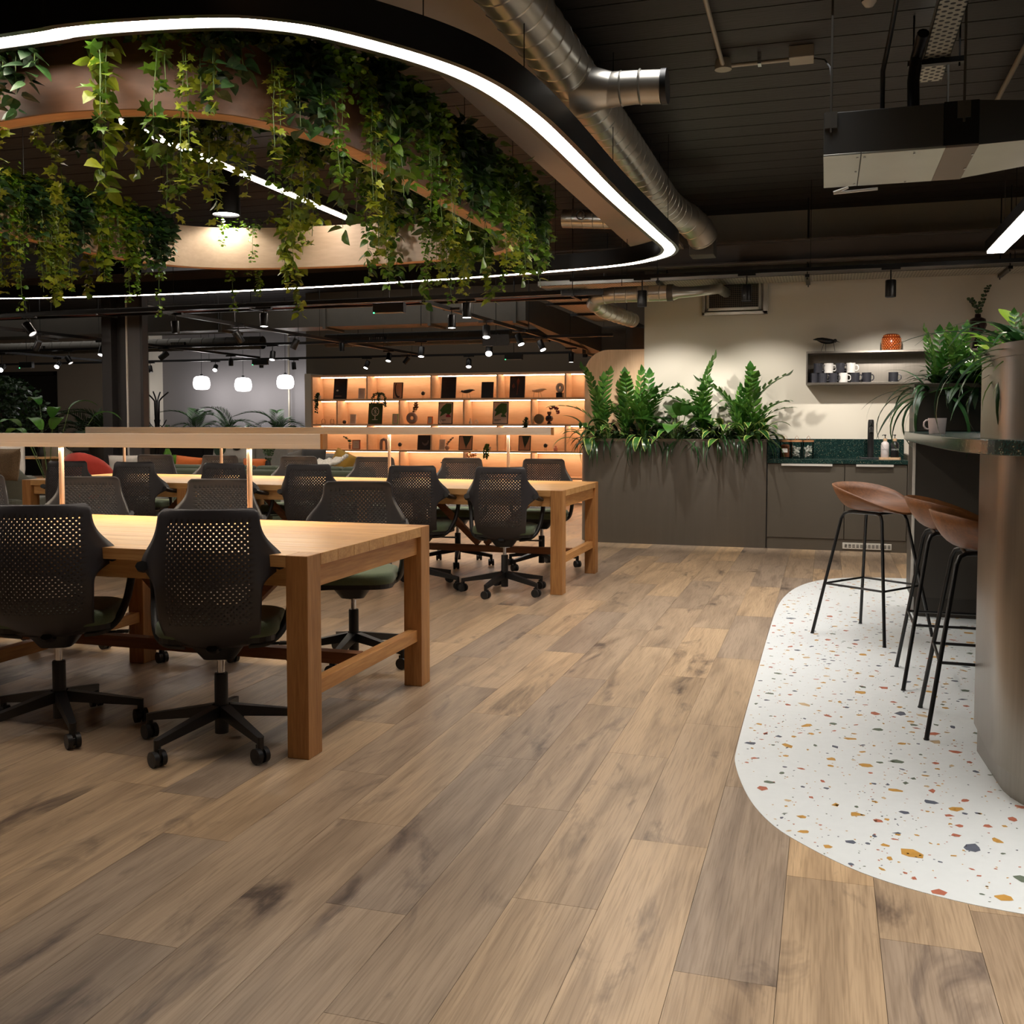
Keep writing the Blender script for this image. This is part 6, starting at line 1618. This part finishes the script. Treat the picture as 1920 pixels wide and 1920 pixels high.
# cacti on a low table
p = at(291, 865, 10.6)
t = thing('cactus_pot', 'pot of two green cacti behind a grey chair', 'plant', (p.x, 10.9, .60))
obj('pot', MB().lathe([(0, 0), (.08, 0), (.10, .14), (.09, .14), (0, .12)], 18), M_BLKMET, t, smooth=.6, local=True)
M_CACT = mat('cactus_green', (96, 150, 40), .45, var=.1)
for (x_, h_, r_) in ((-.04, .20, .045), (.06, .12, .05)):
    cm_ = MB(); 
    for k in range(10):
        a = 2 * PI * k / 10; cm_.tube([(x_ + r_ * .9 * math.cos(a) * q, r_ * .9 * math.sin(a) * q, .12 + h_ * f) for f, q in ((0, .6), (.3, 1), (.7, .95), (1, .3))], .014, 6)
    obj('cactus', cm_, M_CACT, t, smooth=3, local=True)
t = thing('low_table', 'low dark table carrying the cactus pot', 'table', (p.x, 10.9, 0)); obj('top', MB().box(-.3, .3, -.2, .2, .575, .60), M_BLKMET, t, local=True, bevel=.003)
for s in (-1, 1): obj('leg', MB().box(s * .25 - .015, s * .25 + .015, -.15, .15, 0, .575), M_BLKMET, t, local=True)
xa, xb = X(318, 12.8), X(410, 12.8)
t = thing('sideboard', 'black low sideboard behind the orange cushion', 'cabinet', ((xa + xb) / 2, 13.4, 0)); obj('carcass', MB().box((xa + xb) / 2 - .7, (xa + xb) / 2 + .5, 13.2, 13.6, .1, .94), M_BLKMET, t, bevel=.004); obj('door', MB().box((xa + xb) / 2 - .68, (xa + xb) / 2 - .11, 13.185, 13.2, .12, .92), M_BLACK, t); obj('door', MB().box((xa + xb) / 2 - .09, (xa + xb) / 2 + .48, 13.185, 13.2, .12, .92), M_BLACK, t)
obj('plinth', MB().box((xa + xb) / 2 - .65, (xa + xb) / 2 + .45, 13.25, 13.55, 0, .1), M_BLKMET, t)
# coat stand
p = at(295, 800, 14.3)
t = thing('coat_stand', 'black bentwood coat stand right of the steel column', 'coat stand', (p.x, 14.3, 0))
HC = at(295, 735, 14.3).z
for k in range(4):
    a = R(20 + 90 * k); c, s = math.cos(a), math.sin(a)
    obj('upright', MB().tube(spline([(.30 * c, .30 * s, 0), (.12 * c, .12 * s, .3), (.035 * c, .035 * s, .8), (.035 * c, .035 * s, HC - .25), (.06 * c, .06 * s, HC - .12), (.19 * c, .19 * s, HC)], 4), .013, 8), M_BLKMET, t, smooth=.9, local=True)
    obj('hook', MB().tube([(.035 * c, .035 * s, HC - .62), (.10 * c, .10 * s, HC - .55), (.15 * c, .15 * s, HC - .46)], .009, 6), M_BLKMET, t, smooth=.9, local=True)
obj('tie_ring', MB().tube([(.05 * math.cos(2 * PI * k / 12), .05 * math.sin(2 * PI * k / 12), HC - .7) for k in range(12)], .009, 6, closed=True), M_BLKMET, t, local=True)

# ---------------------------------------------------------------- plants
def leaf_mesh(name, L_, w, m, arch=.3, fold=.15, n=7, tip=1.0, uvs=True):
    """one broad or strap leaf along +Y from its base, arching down"""
    vs = []; uv = []; fs = []
    for i in range(n + 1):
        f = i / n
        wd = w / 2 * (math.sin(PI * min(1, f * .93 + .07)) ** .8) if tip else w / 2 * min(1, f * 8 + .35) * (1 - f ** 3) ** .8
        if not tip: wd = w / 2 * (.55 + .45 * min(1, f * 3)) * max(0.04, 1 - f ** 2.6)
        if i == n: wd = .001
        th = arch * f
        y = L_ * (math.sin(arch * 1.6 * f) / (arch * 1.6) if arch else f); z = -L_ * (1 - math.cos(arch * 1.6 * f)) / (arch * 1.6) if arch else 0
        for s in (-1, 0, 1): vs.append((s * wd, y, z + abs(s) * wd * fold)); uv.append((abs(s), f))
    for i in range(n):
        for k in (0, 1): fs.append((i * 3 + k, i * 3 + k + 1, (i + 1) * 3 + k + 1, (i + 1) * 3 + k))
    mb = MB().add(vs, fs); mb.uv = uv
    return mesh_of(mb, name, m, smooth=3)
M_LIME = leafmat('lime_leaves', (120, 168, 44), (170, 200, 70), .35, .4)
LF = {
 'lime': [leaf_mesh('leaf', .13, .09, M_LIME, .4 + .2 * k, .2) for k in range(2)],
 'broad': [leaf_mesh('leaf', .26, .15, M_BROAD, .5 + .2 * k, .2) for k in range(3)],
 'vari': [leaf_mesh('leaf', .25, .080, M_VARI, .7 + .3 * k, .25) for k in range(3)],
 'strap': [leaf_mesh('leaf', .42, .020, M_STRAP, 1.0 + .35 * k, .3, 10, tip=0) for k in range(4)],
 'strapb': [leaf_mesh('leaf', .55, .030, M_STRAP, .8 + .35 * k, .3, 12, tip=0) for k in range(4)],
 'strapl': [leaf_mesh('leaf', .34, .024, M_STRAPL, .6 + .4 * k, .3, 9, tip=0) for k in range(3)],
 'dark': [leaf_mesh('leaf', .30, .05, M_DARKLEAF, .7 + .3 * k, .25) for k in range(3)],
 'banana': [leaf_mesh('leaf', .50, .20, M_BROAD, .8 + .3 * k, .22, 9) for k in range(2)],
}
def rosette(name, label, p, kind, n, seed, el=(20, 80), scale=1.0, stemh=.0, group=None, az=None):
    """plant of single leaves, each leaf a part of its own, rising from one base"""
    rr = random.Random(seed); t = thing(name, label, 'plant', p, 0, group)
    st = MB()
    for i in range(n):
        a = rr.uniform(0, 2 * PI) if az is None else rr.uniform(*az); e = R(rr.uniform(*el)); h = stemh * rr.uniform(.5, 1)
        b = Vector((math.cos(a + PI / 2) * math.cos(e) * h, math.sin(a + PI / 2) * math.cos(e) * h, h * math.sin(e) + .0))
        if h > .01: st.tube([(0, 0, -.02), tuple(b * .6 + Vector((0, 0, .01))), tuple(b)], .0035 * scale, 5)
        link_mesh('leaf', rr.choice(LF[kind]), t, b, (e * .75, 0, a), scale * rr.uniform(.75, 1.15))
    if st.v: obj('stem', st, M_STEM, t, local=True)
    else: obj('crown', MB().lathe([(0, -.02), (.02, -.02), (.015, .02), (0, .03)], 8), M_STEM, t, local=True)
    return t
def frond_mesh(L_, lean, n, lw, ll, m, droop=0.3, name='frond'):
    mb = MB(); P = []
    for i in range(14):
        f = i / 13; a = lean * f ** 1.6
        P.append(Vector((0, math.sin(a) * L_ * f, math.cos(a * .8) * L_ * f - droop * L_ * f ** 3 * .2)))
    mb.tube(P, [.006 * (1 - .7 * i / 13) for i in range(14)], 6)
    for k in range(n):
        f = .26 + .72 * k / (n - 1); i = min(12, int(f * 13)); p = P[i].lerp(P[i + 1], f * 13 - i); d = (P[i + 1] - P[i]).normalized()
        s = ll * (.65 + .5 * math.sin(PI * min(1, f))) 
        for sg in (-1, 1):
            dv = (Vector((sg, 0, 0)) * .85 + d * .8 + Vector((0, 0, .1))).normalized(); nn = d.cross(Vector((1, 0, 0))) * -1 + Vector((0, 0, .3))
            sd = dv.cross(nn).normalized(); nn = nn.normalized()
            pts = [p, p + dv * s * .3 + sd * lw * .45 + nn * .004, p + dv * s * .65 + sd * lw * .42, p + dv * s, p + dv * s * .65 - sd * lw * .42, p + dv * s * .3 - sd * lw * .45 + nn * .004, p + dv * s * .5 - nn * .006]
            b = len(mb.v); mb.v += [tuple(q) for q in pts]; mb.f += [(b, b + 1, b + 6), (b + 1, b + 2, b + 6), (b + 2, b + 3, b + 6), (b + 3, b + 4, b + 6), (b + 4, b + 5, b + 6), (b + 5, b, b + 6)]; mb.m += [0] * 6
    add_leaf(mb, P[-1], (0, 1, 0), P[-1] - P[-2], ll * .8)
    return mesh_of(mb, name, m, smooth=3)
ZF = [frond_mesh(.76, .22, 10, .044, .112, M_ZZ, .1), frond_mesh(.70, .55, 10, .044, .112, M_ZZ, .1), frond_mesh(.60, .8, 9, .042, .105, M_ZZ, .1), frond_mesh(.48, .4, 7, .042, .10, M_ZZ, .1), frond_mesh(.66, .1, 9, .044, .11, M_ZZ, .1), frond_mesh(.54, .95, 8, .042, .10, M_ZZ, .1)]
PF = [frond_mesh(.75, .9, 22, .016, .17, M_DARKLEAF, 1.0), frond_mesh(.65, 1.3, 20, .016, .16, M_DARKLEAF, 1.2), frond_mesh(.55, 1.6, 18, .016, .14, M_DARKLEAF, 1.4)]
def zz(label, p, n, seed, scale=1.0, protos=None, name='zz_plant', el=None, group=None):
    rr = random.Random(seed); t = thing(name, label, 'plant', p, 0, group)
    for i in range(n):
        a = 2 * PI * i / n + rr.uniform(-.4, .4)
        link_mesh('frond', rr.choice(protos or ZF), t, (rr.gauss(0, .015), rr.gauss(0, .015), 0), (rr.uniform(-.1, .15), 0, a), scale * rr.uniform(.8, 1.1))
    obj('crown', MB().lathe([(0, -.02), (.03, -.02), (.02, .02), (0, .03)], 8), M_STEM, t, local=True)
    return t
KZ = 1.03
def kp(px, y): return Vector((at(px, 800, y).x, y, KZ))
zz('tall leaning zz plant at the left end of the kitchen planter', kp(1128, 10.53), 9, 1, 1.02)
zz('upright zz plant in front of the wall edge', kp(1176, 10.53), 9, 2, .98)
zz('tallest zz plant left of the middle of the kitchen planter', kp(1208, 10.53), 9, 3, 1.12)
zz('zz plant just right of the middle of the kitchen planter', kp(1318, 10.53), 9, 4, 1.10)
zz('bushy zz plant near the right end of the kitchen planter', kp(1388, 10.53), 9, 5, 1.05)
zz('rightmost zz plant of the kitchen planter leaning right', kp(1416, 10.53), 8, 6, 1.02)
rosette('broad_leaf_plant', 'big broad-leaved green plant in the middle of the kitchen planter', kp(1272, 10.53), 'broad', 14, 7, (35, 88), 1.15, .36)
for i, (px, y, s, w_) in enumerate(((1100, 10.5, 1.1, 'hanging over the rounded left end'), (1140, 10.45, .9, 'at the front left'), (1212, 10.5, 1.0, 'left of the middle'), (1262, 10.45, .85, 'in the middle'), (1330, 10.5, .95, 'right of the middle'), (1356, 10.45, 1.0, 'in front of the bushy zz plant'), (1400, 10.48, 1.05, 'near the right end'), (1424, 10.5, 1.0, 'at the right end'))):
    rosette('variegated_plant', 'variegated leafy plant %s of the kitchen planter' % w_ if not w_.startswith('in front') else 'variegated leafy plant in front of the bushy zz plant', kp(px, y), 'vari', 14, 60 + i, (20, 85), s, .20, 'variegated plants in the kitchen planter')
for i, px in enumerate(range(1112, 1430, 26)):
    rosette('strap_leaf_plant', '%s dark strap-leaved plant along the front rim of the kitchen planter' % ['first', 'second', 'third', 'fourth', 'fifth', 'sixth', 'seventh', 'eighth', 'ninth', 'tenth', 'eleventh', 'twelfth', 'thirteenth'][i], kp(px, 10.44 + .05 * (i % 3)), 'strap', 26, 80 + i, (25, 88), 1.0, 0, 'strap-leaved plants in the kitchen planter')

for i, (px, w_) in enumerate(((1118, 'far left'), (1160, 'left'), (1195, 'centre left'), (1235, 'centre'), (1290, 'centre right'), (1345, 'right'), (1375, 'farther right'), (1410, 'far right'))):
    rosette('dark_leaf_plant', 'dark broad-bladed filler plant at the %s of the kitchen planter' % w_, kp(px, 10.62), 'dark', 22, 200 + i, (25, 88), 1.0, .12, 'dark filler plants in the kitchen planter')

# plants on the tall bar cabinet and on the pillar
def bp_(x, y, z=1.41): return Vector((x, y, z))
zz('zz plant at the left end of the tall bar cabinet', bp_(.68, 7.15), 6, 11, .62)
zz('zz plant in the middle of the tall bar cabinet', bp_(.92, 7.15), 6, 12, .62)
zz('zz plant at the right of the tall bar cabinet', bp_(1.0, 7.12), 6, 13, .64)
rosette('strap_leaf_plant', 'long strap-leaved plant drooping over the left corner of the bar cabinet', bp_(.64, 7.02), 'strapb', 30, 14, (5, 85), 1.05, 0)
rosette('strap_leaf_plant', 'dense dark strap-leaved plant in the middle of the bar cabinet', bp_(.80, 7.05), 'strapb', 34, 15, (30, 88), .9, 0)
rosette('strap_leaf_plant', 'dark strap-leaved plant at the right of the bar cabinet', bp_(.98, 7.05), 'strapb', 26, 16, (20, 88), .85, 0)
rosette('variegated_plant', 'silver-edged leafy plant on the bar cabinet', bp_(.90, 7.08), 'vari', 10, 17, (30, 80), 1.0, .2)
rosette('bright_leaf_plant', 'bright green small plant low on the bar cabinet', bp_(.93, 7.0), 'strapl', 14, 18, (20, 80), .6, 0)
rosette('broad_leaf_plant', 'bright broad-leaved plant between cabinet and pillar', Vector((.97, 7.05, 1.41)), 'broad', 9, 19, (35, 80), .8, .25)
rosette('broad_leaf_plant', 'yellow-green broad-leaved plant behind the pillar planter', Vector((.62, 4.2, 1.42)), 'lime', 6, 20, (35, 80), .7, .14)
rosette('strap_leaf_plant', 'large strap-leaved plant arching over the pillar planter', Vector((.69, 3.98, 1.42)), 'strapb', 24, 21, (40, 88), .95, 0)
rosette('strap_leaf_plant', 'second large strap-leaved plant at the right edge of the pillar', Vector((.72, 3.72, 1.42)), 'strapb', 16, 22, (58, 89), 1.1, 0)
rosette('bright_leaf_plant', 'bright strap-leaved plant at the front of the pillar planter', Vector((.70, 3.85, 1.42)), 'strapl', 12, 23, (30, 85), .8, 0)
zz('dark zz plant on the pillar planter', Vector((.64, 4.05, 1.42)), 5, 24, .35)

rosette('dark_leaf_plant', 'dark bladed plant filling the right of the bar cabinet planter', bp_(.90, 7.1), 'dark', 30, 220, (25, 88), 1.0, .12)
rosette('dark_leaf_plant', 'dark bladed plant filling the left of the bar cabinet planter', bp_(.72, 7.12), 'dark', 30, 221, (25, 88), .9, .12)
rosette('broad_leaf_plant', 'broad-leaved plant with large lower leaf beside the pillar', bp_(.94, 7.0), 'broad', 12, 222, (5, 75), 1.0, .12)
zz('glossy zz plant rising between the other two on the bar cabinet', bp_(.80, 7.1), 7, 223, .58)
rosette('yellow_leaf_plant', 'bright yellow-green broad-leaved plant at the upper right', Vector((.67, 4.16, 1.42)), 'lime', 10, 224, (45, 85), .8, .22)
rosette('dark_leaf_plant', 'dark bladed plant low in the pillar planter', Vector((.68, 3.95, 1.42)), 'dark', 26, 225, (35, 88), .75, .05)

# plants by the far wall
xa, xb = X(292, 15.7, 790), X(572, 15.7, 790)
t = thing('lounge_planter', 'long dark planter trough along the grey far wall', 'planter', ((xa + xb) / 2, 15.7, 0))
obj('trough', MB().ring([(xa, 15.5), (xb, 15.5), (xb, 15.9), (xa, 15.9)], [(xa + .03, 15.53), (xb - .03, 15.53), (xb - .03, 15.87), (xa + .03, 15.87)], 0, 1.02), M_CABD, t)
obj('soil', MB().box(xa + .03, xb - .03, 15.53, 15.87, .9, .95), M_SOIL, t)
far_words = ['first', 'second', 'third', 'fourth', 'fifth', 'sixth', 'seventh', 'eighth', 'ninth']
for i, px in enumerate((310, 338, 365, 392, 425, 455, 490, 518, 543)):
    x = X(px, 15.65, 790)
    lab = far_words[i] + ' plant from the left in the trough along the far wall'
    if i in (2, 4, 7): zz(lab + ', feathery', Vector((x, 15.7, .95)), 7, 30 + i, 1.1, [PF[1], PF[0], PF[2]], 'trough_plant', group='dark plants in the far trough')
    else: rosette('trough_plant', lab + ', leafy', Vector((x, 15.65, .95)), 'dark', 22, 30 + i, (15, 85), 1.15, .15, 'dark plants in the far trough')
    rosette('trough_grass', 'dark grassy plant beside the %s trough plant' % far_words[i], Vector((x + .14, 15.6, .95)), 'dark', 14, 130 + i, (10, 75), .9, 0, 'dark plants in the far trough')
def pot(t, r, h, m, z=0): obj('pot', MB().lathe([(0, z), (r * .8, z), (r, z + h), (r * .9, z + h), (r * .86, z + h * .9), (0, z + h * .88)], 24), m, t, smooth=.6, local=True)
p = at(168, 800, 13.6)
t = zz('dark potted palm left of the steel column', Vector((p.x, 13.6, .80)), 11, 71, 1.5, PF, 'potted_palm')
o_ = MB(); pot(t, .26, .80, M_CABD, -.80)
t2 = t
zz('dark palm leaning towards the steel column', Vector((at(196, 800, 13.2).x, 13.2, .95)), 6, 72, 1.4, PF, 'potted_palm')
pot(bpy.data.objects[-1] if False else [o for o in COL.objects if o.get('label') == 'dark palm leaning towards the steel column'][0], .24, .95, M_CABD, -.95)
# indoor tree at the far left
p = at(20, 760, 12.6)
t = thing('indoor_tree', 'dense dark green indoor tree in front of the night window', 'tree', (p.x - .2, 12.6, 0))
pot(t, .3, .5, M_CABD)
obj('trunk', MB().tube([(0, 0, .4), (.02, 0, .9), (-.02, .02, 1.4)], [.04, .035, .02], 10), M_TWIG, t, smooth=.9, local=True)
fo = MB(); rr = random.Random(77)
for _ in range(1500):
    a = rr.uniform(0, 6.28); q = rr.uniform(0, 1) ** .5; zc = rr.uniform(-1, 1); r_ = math.sqrt(max(0, 1 - zc * zc)) * q
    c_ = Vector((r_ * math.cos(a) * .72, r_ * math.sin(a) * .6, 1.45 + zc * .52))
    add_leaf(fo, c_, (rr.gauss(0, 1), rr.gauss(0, 1), 1), (rr.gauss(0, 1), rr.gauss(0, 1), rr.gauss(-.2, .6)), .075, 'heart')
o = obj('foliage', fo, M_DARKLEAF, t, local=True); o['kind'] = 'stuff'
rosette('banana_plant', 'bright-leaved banana plant at the left above the light bar', Vector((at(40, 800, 9.2).x, 9.6, .5)), 'banana', 9, 78, (55, 86), .72, 1.0)
t = [o for o in COL.objects if o.get('label', '').startswith('bright-leaved banana')][0]; pot(t, .2, .5, M_CABD, -.5)
